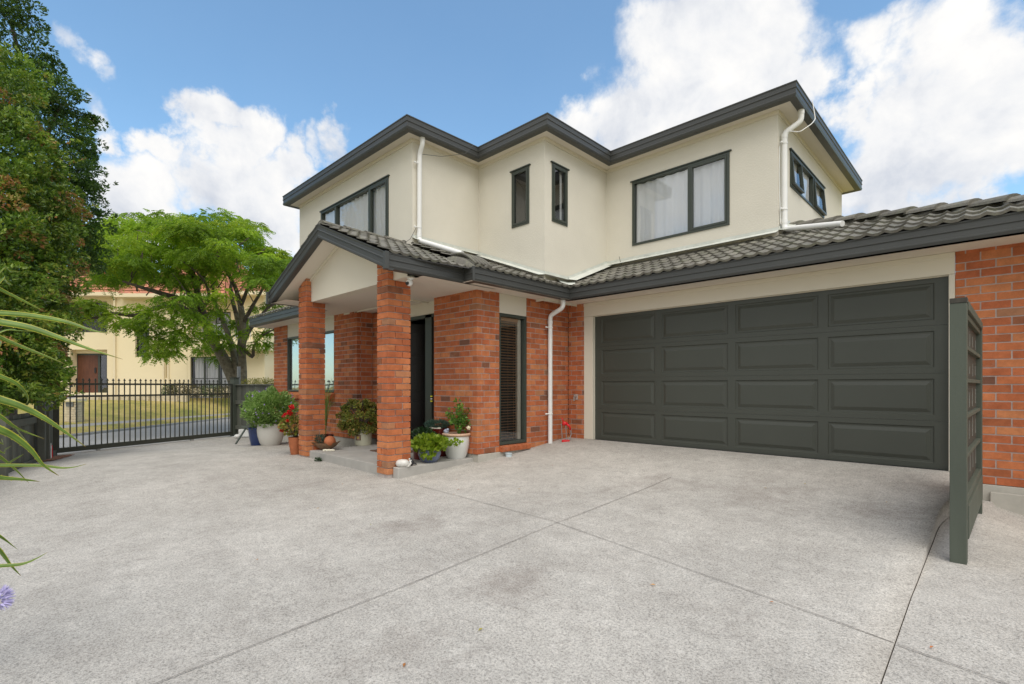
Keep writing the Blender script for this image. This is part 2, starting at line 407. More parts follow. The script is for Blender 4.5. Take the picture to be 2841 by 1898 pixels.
def groove(pts, w=.006):
    P = []
    for (a, b) in zip(pts, pts[1:]):
        n = max(2, int(math.dist(a, b)/.25))
        for k in range(n+1): P.append((a[0]+(b[0]-a[0])*k/n, a[1]+(b[1]-a[1])*k/n))
    prev = None
    for k, (x, y) in enumerate(P):
        q = P[min(k+1, len(P)-1)]; q0 = P[max(k-1, 0)]
        dx, dy = q[0]-q0[0], q[1]-q0[1]; l = math.hypot(dx, dy) or 1
        nx, ny = -dy/l*w*.5*random.uniform(.75, 1.2), dx/l*w*.5*random.uniform(.75, 1.2)
        zf = gz if x < JX else gside
        cur = (jm.vert((x+nx, y+ny, zf(x, y)+.008)), jm.vert((x-nx, y-ny, zf(x, y)+.008)))
        if prev: jm.face((prev[0], prev[1], cur[1], cur[0]))
        prev = cur
groove([(-5.80, 3.74), (-3.0, 3.63), (JX, 3.14)]); groove([(JX+.012, 3.137), (1.6, 2.75)])
groove([(-2.86, 5.75), (-2.92, 3.64), (-2.80, .5), (-2.8, -4)])
M['groove'] = plain('joint_dirt', (.20, .18, .16), .95, .3, 20)
structure(jm.build('control_joint', M['groove'], recalc=False))
# far ground to the horizon, road, verge, lawn
structure(grid('ground', M['lawn'], fr(-700, 700, 14), fr(-700, 700, 14), lambda x, y: -2.05))
rd = MB(cw)
def strip(mb, A, B, C, D, n=12, m=3):
    rows = []
    for i in range(n+1):
        t = i/n; a = [A[k]+(B[k]-A[k])*t for k in range(3)]; c = [C[k]+(D[k]-C[k])*t for k in range(3)]
        rows.append([mb.vert(tuple(a[k]+(c[k]-a[k])*j/m for k in range(3))) for j in range(m+1)])
    for r0, r1 in zip(rows, rows[1:]):
        for j in range(m): mb.face((r0[j], r1[j], r1[j+1], r0[j+1]))
# edge of the road in camera-aligned coordinates (x right, d forward)
strip(rd, (-14.15, 3, -1.62), (-14.0, 26, -1.62), (-7, 3, -1.62), (-6.5, 26, -1.62), 10, 3)
strip(rd, (-14.0, 26, -1.624), (-22, 60, -1.624), (-6.5, 26, -1.624), (-8, 60, -1.624), 10, 3)
structure(rd.build('road', M['asphalt'], recalc=False))
apron = MB()
apron.poly([(-14.0, .8, -1.432), (-15.75, 5.0, -1.432), (-17.6, 5.0, -1.60), (-16.2, .1, -1.60)])
structure(apron.build('crossing', M['path'], recalc=False))
kb = MB(cw); strip(kb, (-14.32, 3, -1.55), (-14.17, 26, -1.55), (-14.15, 3, -1.55), (-14.0, 26, -1.55), 10, 1)
strip(kb, (-14.15, 3, -1.55), (-14.0, 26, -1.55), (-14.13, 3, -1.66), (-13.98, 26, -1.66), 10, 1)
structure(kb.build('kerb', M['path'], recalc=False))
E0 = ((-14.32, 15.2, -1.55), (-14.17, 25.2, -1.55)); T0 = ((-24.5, 23.6, -.66), (-14.8, 26.4, -.62))
def lofted(f): return tuple(tuple(E0[i][k]+(T0[i][k]-E0[i][k])*f for k in range(3)) for i in (0, 1))
lw = MB(cw)
a, b = lofted(0), lofted(.12); strip(lw, a[0], a[1], b[0], b[1], 12, 2)
a, b = lofted(.18), lofted(1.0); strip(lw, a[0], a[1], b[0], b[1], 14, 6)
strip(lw, (-14.32, 3, -1.55), E0[0], (-40, 6, -1.5), T0[0], 8, 6)
structure(lw.build('lawn', M['lawn'], recalc=False))
fp = MB(cw); a, b = lofted(.12), lofted(.18); strip(fp, a[0], a[1], b[0], b[1], 12, 1)
structure(fp.build('footpath', M['path'], recalc=False))
pv = MB(cw); strip(pv, T0[0], T0[1], (-27, 29, -.40), (-13, 29, -.40), 8, 2); strip(pv, (-40, 6, -1.5), T0[0], (-44, 28, -.42), (-27, 29, -.40), 4, 2)
structure(pv.build('forecourt', M['path'], recalc=False))

# ================================================================== HOUSE
house = empty('two_storey_house', (-5.7, 7.4, -1.05))
tag(house, 'cream rendered two storey house with orange brick base, charcoal gutters and a double garage', 'house')
CR = .0893
def run_bricks(mb, axis, fixed, out, a, b, z0, ncourse, start_cut=None, end_cut=None, holes=(), dep=.10, phase=0):
    """courses of real bricks. axis 'x': wall in plane y=fixed. out = sign of the outward normal.
    start_cut / end_cut 0 or 1: parity of the courses that stop short for the return wall."""
    L = .24; J = .012
    for c in range(ncourse):
        zc0 = z0 + c*CR; zc1 = zc0 + CR - (0 if c == 27 else J)
        s0, s1 = a, b
        if start_cut is not None and c % 2 == start_cut: s0 += dep + J
        if end_cut is not None and c % 2 == end_cut: s1 -= dep + J
        segs = [(s0, s1)]
        for (h0, h1, hz0, hz1) in holes:
            if zc1 > hz0+.01 and zc0 < hz1-.01:
                ns = []
                for (p, q) in segs:
                    if h1 <= p or h0 >= q: ns.append((p, q)); continue
                    if h0 > p: ns.append((p, h0))
                    if h1 < q: ns.append((h1, q))
                segs = ns
        for (p, q) in segs:
            off = ((c + phase) % 2)*.12
            k = math.floor((p-off)/L)
            while True:
                b0 = max(p, k*L+off); b1 = min(q, (k+1)*L+off-J)
                k += 1
                if b0 >= q-.004: break
                if b1-b0 < .018: continue
                e = random.uniform(-.0015, .0015); f = fixed + out*e; g = fixed - out*dep
                ez = random.uniform(-.001, .001)
                if axis == 'x': mb.box(b0, min(f, g), zc0+ez, b1, max(f, g), zc1+ez, random.random())
                else: mb.box(min(f, g), b0, zc0+ez, max(f, g), b1, zc1+ez, random.random())
ZB = -1.05; NC = 29                      # courses: top = -1.05 + 29*.0893 = 1.54
# --- garage front wall + return with the narrow window + entry block
gw = MB()
NCg = 29
run_bricks(gw, 'x', 7.4, -1, -5.715, -5.36, ZB, NCg, phase=1)
obj_gl = gw.build('brick_wall', M['brick'], house)
gw = MB(); run_bricks(gw, 'x', 7.4, -1, -.33, 2.2, ZB, NCg)
gw.build('brick_wall', M['brick'], house)
gw = MB()
WH = (5.603, 6.262, -.965, 3)
run_bricks(gw, 'y', -5.715, 1, 5.12, 7.39, ZB, NC, start_cut=1, holes=(WH,))
run_bricks(gw, 'x', 5.12, -1, -6.79, -5.715, ZB, NC, end_cut=0)
gw.build('brick_wall', M['brick'], house)
# left wing (same plane as the upper wall) with its window, then the return and the door wall
gw = MB()
run_bricks(gw, 'x', 4.956, -1, -13.31, -9.07, ZB, NC, end_cut=0, holes=((-12.50, -10.03, -.19, 3),))
run_bricks(gw, 'y', -9.07, 1, 4.956, 5.30, ZB, NC, start_cut=1)
run_bricks(gw, 'x', 5.30, -1, -9.06, -8.10, ZB, NC)
run_bricks(gw, 'y', -13.31, -1, 5.06, 9.5, ZB, NC)
gw.build('brick_wall', M['brick'], house)
# mortar cores, a few mm behind the brick faces
e = .006
def core(x0, y0, x1, y1, z0=ZB, z1=1.53):
    mo = MB(); mo.box(x0, y0, z0, x1, y1, z1); mo.build('mortar_bed', M['mortar'], house)
core(-5.705, 7.4+e, -5.362, 7.5); core(-.328, 7.4+e, 2.2, 7.5)
core(-5.83, 5.12+e, -5.715-e, 5.601); core(-5.83, 6.264, -5.715-e, 7.39); core(-5.83, 5.605, -5.715-e, 6.260, ZB, -.967)
core(-6.788, 5.12+e, -5.831, 5.23)
core(-13.30, 4.956+e, -12.502, 5.06); core(-10.028, 4.956+e, -9.07-e, 5.06); core(-12.499, 4.956+e+.001, -10.031, 5.058, ZB, -.195)
core(-9.18, 5.061, -9.07-e, 5.29); core(-9.17, 5.30+e, -8.102, 5.4); core(-13.302, 5.062, -13.2, 9.5)
for (x0, y0, x1, y1, za, zb2) in ((-5.86, 5.14, -5.695, 7.41, -1.6, ZB-.006), (-6.79, 5.135, -5.862, 5.25, -1.6, ZB-.006), (-13.29, 4.966, -9.08, 5.12, -1.6, ZB-.006), (-9.2, 5.122, -9.068, 5.4, -1.6, ZB-.006), (-.33, 7.385, 2.2, 7.52, -1.7, ZB-.006), (-.05, 7.345, 2.2, 7.383, -1.7, -1.125)):
    ft = MB(); ft.box(x0, y0, za, x1, y1, zb2); ft.build('footing', M['footing'], house, bevel=.006)
# garage door surround and door
gs = MB()
gs.box(-5.358, 7.393, -.952, -5.165, 7.44, 1.243); gs.box(-.385, 7.393, -.952, -.332, 7.44, 1.243)
gs.box(-5.358, 7.390, 1.245, -.332, 7.44, 1.485)
gs.box(-5.358, 7.442, -.952, -5.163, 7.56, 1.241); gs.box(-.387, 7.442, -.952, -.332, 7.56, 1.241)
gs.box(-5.162, 7.442, 1.236, -.388, 7.56, 1.480)
gs.box(-5.358, 7.378, 1.43, -.332, 7.389, 1.485)
gs.build('garage_door_surround', M['cream'], house, bevel=.004)
XL, XR = -5.162, -.388
cols = [(-5.025, -3.991), (-3.879, -2.829), (-2.723, -1.672), (-1.564, -.512)]
zs = [-.950, -.400, .147, .694, 1.243]
for k in range(4):
    g = MB(); z0, z1 = zs[k]+.001, zs[k+1]-.001; Y = 7.462
    if k == 0: z0 += .0
    xsx = [XL]+[q for c in cols for q in c]+[XR]; pz0, pz1 = z0+.065, z1-.062
    zz = [z0, pz0, pz1, z1]
    for i in range(len(xsx)-1):
        for j in range(3):
            if i % 2 == 1 and j == 1: continue
            g.poly([(xsx[i], Y, zz[j]), (xsx[i+1], Y, zz[j]), (xsx[i+1], Y, zz[j+1]), (xsx[i], Y, zz[j+1])])
    for (c0, c1) in cols:
        prev = None
        for ins, dy in ((0, 0), (.010, .012), (.030, .013), (.074, -.002)):
            rc = [(c0+ins, Y+dy, pz0+ins), (c1-ins, Y+dy, pz0+ins), (c1-ins, Y+dy, pz1-ins), (c0+ins, Y+dy, pz1-ins)]
            if prev:
                for q in range(4): g.poly([prev[q], prev[(q+1) % 4], rc[(q+1) % 4], rc[q]])
            prev = rc
        g.poly(prev)
    # rolled section edges
    g.poly([(XL, Y, z0), (XR, Y, z0), (XR, Y+.03, z0-.0), (XL, Y+.03, z0-.0)]); g.poly([(XL, Y, z1), (XR, Y, z1), (XR, Y+.03, z1), (XL, Y+.03, z1)])
    g.build('garage_door_panel', M['gdoor'], house)
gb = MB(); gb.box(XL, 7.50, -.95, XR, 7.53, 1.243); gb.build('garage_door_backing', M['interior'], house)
gb = MB(); gb.box(XL, 7.452, -.962, XR, 7.5, -.951); gb.build('door_seal', M['black'], house)

# --- upper walls
W = [(-11.75, 4.956), (-7.18, 4.956), (-7.18, 6.486), (-5.519, 6.486), (-5.519, 8.36), (-2.414, 8.36), (-2.414, 12.77), (-11.75, 12.77)]
def wall_frame(p, q):
    d = Vector((q[0]-p[0], q[1]-p[1])); L = d.length; d.normalize(); n = Vector((d.y, -d.x))
    return (lambda s, o, z: (p[0]+d.x*s+n.x*o, p[1]+d.y*s+n.y*o, z)), L
def holed(mb, L, z0, z1, holes, o=0.0, s_start=0.0):
    S = sorted({s_start, L, *[h[0] for h in holes], *[h[1] for h in holes]}); Z = sorted({z0, z1, *[h[2] for h in holes], *[h[3] for h in holes]})
    for i in range(len(S)-1):
        for j in range(len(Z)-1):
            sm, zm = (S[i]+S[i+1])/2, (Z[j]+Z[j+1])/2
            if any(h[0] < sm < h[1] and h[2] < zm < h[3] for h in holes): continue
            mb.poly([(S[i], o, Z[j]), (S[i+1], o, Z[j]), (S[i+1], o, Z[j+1]), (S[i], o, Z[j+1])])
WIN = {0: [(1.13, 3.83, 2.60, 3.80)],
       2: [(.895, 1.315, 2.845, 3.85)],
       3: [(.190, .622, 2.848, 3.853)],
       4: [(.582, 2.379, 2.64, 3.838)],
       5: [(.61, 2.81, 3.245, 3.83)]}
ZT = 4.235
uw = []
for i in range(len(W)):
    T, L = wall_frame(W[i], W[(i+1) % len(W)])
    mb = MB(T); holed(mb, L, 1.45, ZT, WIN.get(i, [])); 
    o = mb.build('upper_wall', M['stucco'], house, recalc=False); uw.append((T, L))
# thin cornice bead where wall meets soffit
cb = MB()
for i in range(len(W)):
    T, L = uw[i]
    cb.T = T; cb.box(0 if i in (0,1,3,5,7) else .02, 0.001, 4.175, L+(.018 if i in (0, 2, 4) else -.02), .02, ZT+.002)
cb.T = None
cb.build('cornice', M['cream'], house)

def win_room(mb, s0, s1, z0, z1, d0=.10, d1=1.4):
    mb.poly([(s0, -d1, z0), (s1, -d1, z0), (s1, -d1, z1), (s0, -d1, z1)])
    for a, b in (((s0, z0), (s1, z0)), ((s1, z0), (s1, z1)), ((s1, z1), (s0, z1)), ((s0, z1), (s0, z0))):
        mb.poly([(a[0], -d0, a[1]), (b[0], -d0, b[1]), (b[0], -d1, b[1]), (a[0], -d1, a[1])])
def window(T, s0, s1, z0, z1, muls=(), sashes=(), curtain=None, glass='glass', awn=(), head=True, fw=.042, zrail=None, label=None, deep=1.4, cz=(0, 0), coff=.075):
    fr_ = MB(T)
    # outer frame stands 18 mm proud of the wall
    fr_.box(s0, -.09, z0, s0+fw, .018, z1); fr_.box(s1-fw, -.09, z0, s1, .018, z1)
    fr_.box(s0+fw, -.09, z1-fw, s1-fw, .018, z1); fr_.box(s0+fw, -.09, z0, s1-fw, .018, z0+fw)
    for m in muls: fr_.box(m-.026, -.088, z0+fw, m+.026, .016, z1-fw)
    if head: fr_.box(s0-.035, -.01, z1+.001, s1+.035, .035, z1+.022)
    if zrail: fr_.box(s0+fw, -.086, zrail-.02, s1-fw, .014, zrail+.02)
    w = fr_.build('window', M['frame'], house, bevel=.003)
    if label: w['label'] = label
    edges = [s0+fw]+[q for m in muls for q in (m-.026, m+.026)]+[s1-fw]
    for k in range(0, len(edges), 2):
        a, b = edges[k], edges[k+1]; pane = k//2
        g = MB(T)
        if pane in sashes:
            sw = .036; tilt = .0
            if pane in awn: tilt = .045
            # sash hinged at the top, swung out at the bottom when awn
            h = z1-fw-(z0+fw)
            def TT(x, y, z, T=T, tilt=tilt, h=h): 
                k_ = (z1-fw-z)/h; return T(x, y + tilt*k_, z)
            f2 = MB(TT); za, zb = z0+fw+.002, z1-fw-.002
            f2.box(a+.002, -.03, za, a+sw, .024, zb); f2.box(b-sw, -.03, za, b-.002, .024, zb)
            f2.box(a+sw, -.03, zb-sw, b-sw, .024, zb); f2.box(a+sw, -.03, za, b-sw, .024, za+sw)
            f2.build('sash', M['frame'], w, bevel=.002)
            g.T = TT; g.poly([(a+sw, -.004, za+sw), (b-sw, -.004, za+sw), (b-sw, -.004, zb-sw), (a+sw, -.004, zb-sw)])
        else:
            g.poly([(a, -.035, z0+fw), (b, -.035, z0+fw), (b, -.035, z1-fw), (a, -.035, z1-fw)])
        g.build('pane', M[glass], w, recalc=False)
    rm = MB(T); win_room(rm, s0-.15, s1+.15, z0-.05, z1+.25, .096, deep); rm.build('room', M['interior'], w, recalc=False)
    if curtain:
        for (a, b, pitch, amp) in curtain:
            c = MB(T); n = max(6, int((b-a)/(pitch/8))); zt, zb = z1+.12-cz[1], z0+.01
            top = []; bot = []
            for i in range(n+1):
                s = a+(b-a)*i/n; ph = (i*.785)
                y = -coff + amp*(math.sin(ph)+.35*math.sin(ph*.37+1)); y2 = -coff + amp*1.2*(math.sin(ph+.25)+.5*math.sin(ph*.31+2))
                top.append(c.vert((s, y, zt))); bot.append(c.vert((s+.006*math.sin(ph*.7), y2, zb)))
            for i in range(n): c.face((top[i], top[i+1], bot[i+1], bot[i]))
            c.build('curtain', M['curtain'], w, smooth=True, recalc=False)
    return w
T0_, _ = uw[0]
window(T0_, 1.13, 3.83, 2.60, 3.80, muls=(1.80, 3.16), sashes=(2,), curtain=[(1.18, 3.78, .16, .018)], glass='glass', cz=(0, .02))
window(uw[2][0], .895, 1.315, 2.845, 3.85, sashes=(0,), curtain=[(.975, 1.03, .05, .006)], fw=.03)
window(uw[3][0], .190, .622, 2.848, 3.853, sashes=(0,), curtain=[(.50, .56, .05, .006)], fw=.03)
window(uw[4][0], .582, 2.379, 2.64, 3.838, muls=(1.695,), sashes=(1,), curtain=[(.63, 1.68, .19, .020), (1.71, 2.33, .17, .022)], cz=(.0, .06))
window(uw[5][0], .61, 2.81, 3.245, 3.83, muls=(1.25, 2.02), sashes=(0, 2), awn=(0, 2), curtain=[(.55, 2.86, .15, .004)], coff=.052, glass='glass', fw=.035)  # flat white sheet added to stand in for bright cloud reflected in the panes
# lower windows
TL = lambda s, o, z: (s, 4.956-o, z)
w = window(lambda s, o, z: (s, 4.986-o, z), -12.50, -10.03, -.13, 1.183, muls=(-11.7, -10.85), glass='glassr', curtain=[(-12.45, -10.08, .14, .02)], head=False)
sl = MB(); 
for k in range(22):
    s0 = -12.56+k*.117
    sl.hexa([(s0, 4.80, -.285), (s0+.108, 4.80, -.285), (s0+.108, 4.99, -.25), (s0, 4.99, -.25)], [(s0, 4.80, -.205), (s0+.108, 4.80, -.205), (s0+.108, 4.99, -.14), (s0, 4.99, -.14)], random.uniform(.4, .95))
sl.build('brick_sill', M['brick'], house)
pn = MB(); pn.box(-12.498, 4.975, 1.185, -10.032, 5.05, 1.50)
pn.build('infill_panel', M['cream'], house)
# narrow window of the entry return, venetian blind behind it
TN = lambda s, o, z: (-5.745+o, s, z)
w = window(TN, 5.603, 6.262, -.952, 1.176, head=False, fw=.048, glass='glass', deep=.9)
bl = MB(TN)
for k in range(44):
    z = -.87+k*.0455
    bl.hexa([(5.66, -.115, z), (6.13, -.115, z), (6.13, -.072, z+.010), (5.66, -.072, z+.010)], [(5.66, -.115, z+.004), (6.13, -.115, z+.004), (6.13, -.072, z+.014), (5.66, -.072, z+.014)], .5)
bl.box(5.66, -.12, 1.07, 6.13, -.06, 1.126)
for s in (5.74, 5.92, 6.06): bl.box(s, -.094, -.87, s+.003, -.092, 1.07)
bl.build('venetian_blind', M['blind'], w)
c = MB(TN); c.box(6.135, -.12, -.90, 6.214, -.075, 1.125); c.build('reveal_lining', M['cream'], w)
pn = MB(); pn.box(-5.80, 5.606, 1.178, -5.728, 6.258, 1.487); pn.build('infill_panel', M['cream'], house)
sl = MB()
for k in range(7):
    s0 = 5.60+k*.100
    sl.hexa([(-5.76, s0, -1.05), (-5.655, s0, -1.055), (-5.655, s0+.092, -1.055), (-5.76, s0+.092, -1.05)], [(-5.76, s0, -.957), (-5.655, s0, -.985), (-5.655, s0+.092, -.985), (-5.76, s0+.092, -.957)], random.uniform(.15, .6))
sl.build('brick_sill', M['brick'], house)
# front door opening
dr = MB(); Yd = 5.30
dr.box(-8.10, Yd-.02, -1.03, -8.04, Yd+.08, 1.26); dr.box(-7.26, Yd-.02, -1.03, -7.075, Yd+.08, 1.26)
dr.box(-8.04, Yd-.02, 1.20, -6.735, Yd+.08, 1.26); dr.box(-6.785, Yd-.018, -1.03, -6.735, Yd+.08, 1.20); dr.box(-8.04, Yd-.02, -1.05, -6.785, Yd+.08, -1.0)
dfr = dr.build('front_door', M['frame'], house, bevel=.004)
d2 = MB(); d2.box(-7.074, Yd+.02, -1.0, -6.786, Yd+.03, 1.20); d2.build('screen_panel', M['darkwood'], dfr)
ta = MB()
for z in (-.19, -.275): ta.box(-7.10, Yd-.026, z, -7.045, Yd-.021, z+.022)
ta.cur = 1; ta.box(-7.095, Yd-.026, -.235, -7.05, Yd-.021, -.215)
ta.build('door_tag', [M['yellow'], M['white']], dfr)
# open leaf swung into a dark hall
lf = MB()
hx, hy_ = -8.03, Yd+.05; ang = math.radians(62)
def TLF(s, o, z): return (hx+s*math.cos(ang)-o*math.sin(ang), hy_+s*math.sin(ang)+o*math.cos(ang), z)
lf.T = TLF; lf.box(0, -.02, -1.0, .80, .02, 1.18)
for (a, b) in ((.10, .36), (.44, .70)):
    for (z0, z1) in ((-.85, -.25), (-.12, .45), (.58, 1.05)):
        lf.box(a, -.032, z0, b, -.021, z1); lf.box(a+.04, -.040, z0+.04, b-.04, -.033, z1-.04)
lf.build('door_leaf', M['door'], dfr, bevel=.004)
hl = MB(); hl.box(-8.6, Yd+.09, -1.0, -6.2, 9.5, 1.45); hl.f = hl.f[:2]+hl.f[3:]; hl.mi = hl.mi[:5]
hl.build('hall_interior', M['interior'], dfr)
ld = MB(); ld.box(-8.099, Yd-.005, 1.262, -6.75, Yd+.08, 1.49); ld.build('infill_panel', M['cream'], house)

# --- horizontal sweep of a gutter profile with mitred corners
GP = [(-.12, -.030), (-.018, -.030), (-.016, 0), (0, 0), (0, -.014), (-.010, -.022), (-.010, -.070), (-.003, -.078), (-.003, -.088), (-.014, -.096), (-.014, -.150), (-.006, -.158), (-.006, -.170), (-.020, -.200), (-.12, -.200)]
def sweep(mb, path, prof, z, closed=False, kz=1.0):
    n = len(path); rows = []
    for i, p in enumerate(path):
        if closed: a, b = path[i-1], path[(i+1) % n]
        else: a, b = path[max(i-1, 0)], path[min(i+1, n-1)]
        def nrm(p0, p1):
            d = Vector((p1[0]-p0[0], p1[1]-p0[1])).normalized(); return Vector((d.y, -d.x))
        if not closed and i == 0: m = nrm(p, b)
        elif not closed and i == n-1: m = nrm(a, p)
        else:
            n1, n2 = nrm(a, p), nrm(p, b); m = (n1+n2); m = m/(m.dot(n1))
        rows.append([(p[0]+m.x*o, p[1]+m.y*o, z+h*kz) for (o, h) in prof])
    ids = [[mb.vert(q) for q in r] for r in rows]; k = len(prof)
    for i in range(n if closed else n-1):
        A, B = ids[i], ids[(i+1) % n]
        for j in range(k-1): mb.face((A[j], B[j], B[j+1], A[j+1]))
    if not closed: mb.face(ids[0]); mb.face(ids[-1][::-1])
UF = [(-12.01, 4.66), (-6.91, 4.66), (-6.91, 6.22), (-5.23, 6.22), (-5.23, 8.07), (-2.08, 8.07), (-2.08, 13.03), (-12.01, 13.03)]
g = MB(); sweep(g, UF, GP, 4.44, True, 1.08); g.build('upper_gutter', M['gutter'], house, recalc=False)
def inset(path, d):
    out = []; n = len(path)
    for i, p in enumerate(path):
        def nrm(p0, p1):
            q = Vector((p1[0]-p0[0], p1[1]-p0[1])).normalized(); return Vector((q.y, -q.x))
        n1, n2 = nrm(path[i-1], p), nrm(p, path[(i+1) % n]); m = (n1+n2); m = m/m.dot(n1); out.append((p[0]-m.x*d, p[1]-m.y*d))
    return out
# soffit ring
s = MB(); A = inset(UF, .03); B = inset(UF, .40); ia = [s.vert((*p, ZT)) for p in A]; ib = [s.vert((*p, ZT)) for p in B]
for i in range(len(A)): j = (i+1) % len(A); s.face((ia[i], ia[j], ib[j], ib[i]))
s.build('upper_soffit', M['soffit'], house, recalc=False)
s = MB(); A = inset(UF, .08); B = inset(UF, .80)
ia = [s.vert((*p, 4.42)) for p in A]; ib = [s.vert((*p, 4.70)) for p in B]
for i in range(len(A)): j = (i+1) % len(A); s.face((ia[i], ia[j], ib[j], ib[i]))
s.face(ib); s.build('upper_roof', M['tile'], house, recalc=False)

# --- lower gutters
GZ = 1.687
g = MB(); sweep(g, [(-9.44, 3.40), (-9.44, 4.43)], GP, GZ); 
g2 = MB(); sweep(g2, [(-5.50, 3.43), (-5.50, 4.68), (-5.285, 4.68), (-5.285, 6.88), (2.3, 6.88)], [(-.12, -.03)]+GP[1:], GZ)
g2.build('gutter', M['gutter'], house, recalc=False)
g2 = MB(); sweep(g2, [(-13.55, 9), (-13.55, 4.43), (-9.30, 4.43)], GP, GZ); g2.build('gutter', M['gutter'], house, recalc=False)
# little dark stop-end cover where barge and gutter meet
for bb in ((-5.545, 3.385, GZ-.215, -5.485, 3.440, GZ+.008), (-5.302, 4.66, GZ-.203, -5.278, 4.695, GZ+.004), (-9.47, 3.385, GZ-.21, -9.42, 3.42, GZ+.006)):
    g2 = MB(); g2.box(*bb); g2.build('gutter_end_cover', M['gutter'], house, bevel=.003)
# --- gable barge
AP = (-7.47, 2.485); EL = (-9.455, GZ); ER = (-5.515, GZ); YG = 3.42
b = MB()
BP = [(.10, -.02), (.012, -.02), (0, 0), (0, -.012), (.012, -.03), (.012, -.075), (.002, -.085), (.002, -.095), (.014, -.105), (.014, -.165), (.004, -.175), (.004, -.20), (.02, -.215), (.10, -.215)]
ids = [[b.vert((u, YG+o, z+h)) for (o, h) in BP] for (u, z) in (EL, AP, ER)]
for A, B in zip(ids, ids[1:]):
    for j in range(len(BP)-1): b.face((A[j], B[j], B[j+1], A[j+1]))
b.face(ids[0]); b.face(ids[-1][::-1])
b.build('gable_barge', M['gutter'], house, recalc=False)
b = MB(); sweep(b, [(-9.44, 4.43), (-9.44, 3.46)], GP, GZ-.002); b.build('gutter', M['gutter'], house, recalc=False)
# raking soffit, infill and porch ceiling
def rake(u): return AP[1] - abs(u-AP[0])*(AP[1]-GZ)/(AP[0]-EL[0] if u < AP[0] else ER[0]-AP[0])
s = MB()
for (u0, u1) in ((EL[0]+.03, AP[0]), (AP[0], ER[0]-.02)):
    s.poly([(u0, YG+.03, rake(u0)-.205), (u1, YG+.03, rake(u1)-.205), (u1, 3.86, rake(u1)-.205), (u0, 3.86, rake(u0)-.205)])
s.poly([(EL[0]+.02, YG+.03, rake(EL[0])-.20), (EL[0]+.02, 4.5, rake(EL[0])-.20), (-8.75, 4.5, 1.485), (-8.75, YG+.03, 1.485)])
s.build('raking_soffit', M['soffit'], house, recalc=False)
g = MB()
zc = 1.457
uL = -8.86; uR = -5.62
g.poly([(uL, 3.80, zc), (uR, 3.80, zc), (uR, 3.80, rake(uR)-.20), (AP[0], 3.80, rake(AP[0])-.20), (uL, 3.80, rake(uL)-.20)])
g.build('gable_infill', M['cream'], house, recalc=False)
g = MB(); g.poly([(uL, 3.801, zc), (-5.62, 3.801, zc), (-5.62, 4.0, zc), (uL, 4.0, zc)])
bd = .012
for (u0, u1) in ((uL, AP[0]), (AP[0], uR)):
    g.hexa([(u0, 3.775, rake(u0)-.25), (u1, 3.775, rake(u1)-.25), (u1, 3.799, rake(u1)-.25), (u0, 3.799, rake(u0)-.25)], [(u0, 3.775, rake(u0)-.208), (u1, 3.775, rake(u1)-.208), (u1, 3.799, rake(u1)-.208), (u0, 3.799, rake(u0)-.208)])
g.build('gable_trim', M['cream'], house)
s = MB()
s.poly([(-9.42, 3.98, 1.478), (-5.52, 3.98, 1.478), (-5.52, 5.36, 1.478), (-9.42, 5.36, 1.478)])      # porch ceiling
s.poly([(-5.62, 3.46, 1.488), (-5.52, 3.46, 1.488), (-5.52, 4.0, 1.488), (-5.62, 4.0, 1.488)])
s.poly([(-5.98, 4.66, 1.490), (-5.295, 4.66, 1.490), (-5.295, 6.9, 1.490), (-5.98, 6.9, 1.490)])
s.poly([(-5.98, 6.9, 1.490), (-5.31, 6.9, 1.490), (-5.31, 7.6, 1.490), (-5.98, 7.6, 1.490)])
s.poly([(-5.30, 6.90, 1.487), (2.2, 6.90, 1.487), (2.2, 7.6, 1.487), (-5.30, 7.6, 1.487)])
s.poly([(-13.50, 4.45, 1.488), (-9.4, 4.45, 1.488), (-9.4, 5.1, 1.488), (-13.50, 5.1, 1.488)])
s.poly([(-13.50, 5.1, 1.488), (-13.2, 5.1, 1.488), (-13.2, 9, 1.488), (-13.50, 9, 1.488)])
s.build('soffit', M['soffit'], house, recalc=False)
# pillars
def pillar(u0, u1, v0, v1, zb, zt):
    p = MB(); n1 = int((1.457-zb)/CR)+0
    zs0 = 1.457 - n1*CR
    n = n1 + int(math.ceil((zt-1.457)/CR))
    for c in range(n):
        z0 = zs0+c*CR+.010; z1 = z0+CR-.012
        vv1 = v1 if c < n1 else 3.797
        if c % 2 == 0:
            m = v0+.235
            if vv1 > m+.03: cells = [(u0, v0, u1, m), (u0, m+.01, u0+(u1-u0)*.52, vv1), (u0+(u1-u0)*.52+.01, m+.01, u1, vv1)]
            else: cells = [(u0, v0, u1, vv1)]
        else:
            m = v0+.115 if vv1 > v0+.2 else vv1
            cells = [(u0, v0, u0+.105, m), (u0+.115, v0, u1, m)]
            if vv1 > m+.03: cells.append((u0, m+.01, u1, vv1))
        for (a, b_, c_, d) in cells:
            j = random.uniform(-.003, .003); k = random.uniform(-.003, .003)
            p.box(a+j, b_+k, z0, c_+j, d+k, z1, random.random())
    o = p.build('brick_pillar', M['brick'], house, bevel=.003)
    q = MB(); q.box(u0+.014, v0+.014, zb-.1, u1-.014, v1-.014, 1.455); q.box(u0+.015, v0+.015, 1.456, u1-.015, 3.79, zt-.02)
    q.build('pillar_mortar', M['mortar'], o)
pillar(-6.23, -5.955, 3.71, 4.08, -1.268, 1.77)
pillar(-8.84, -8.53, 3.71, 4.05, -1.24, 1.90)

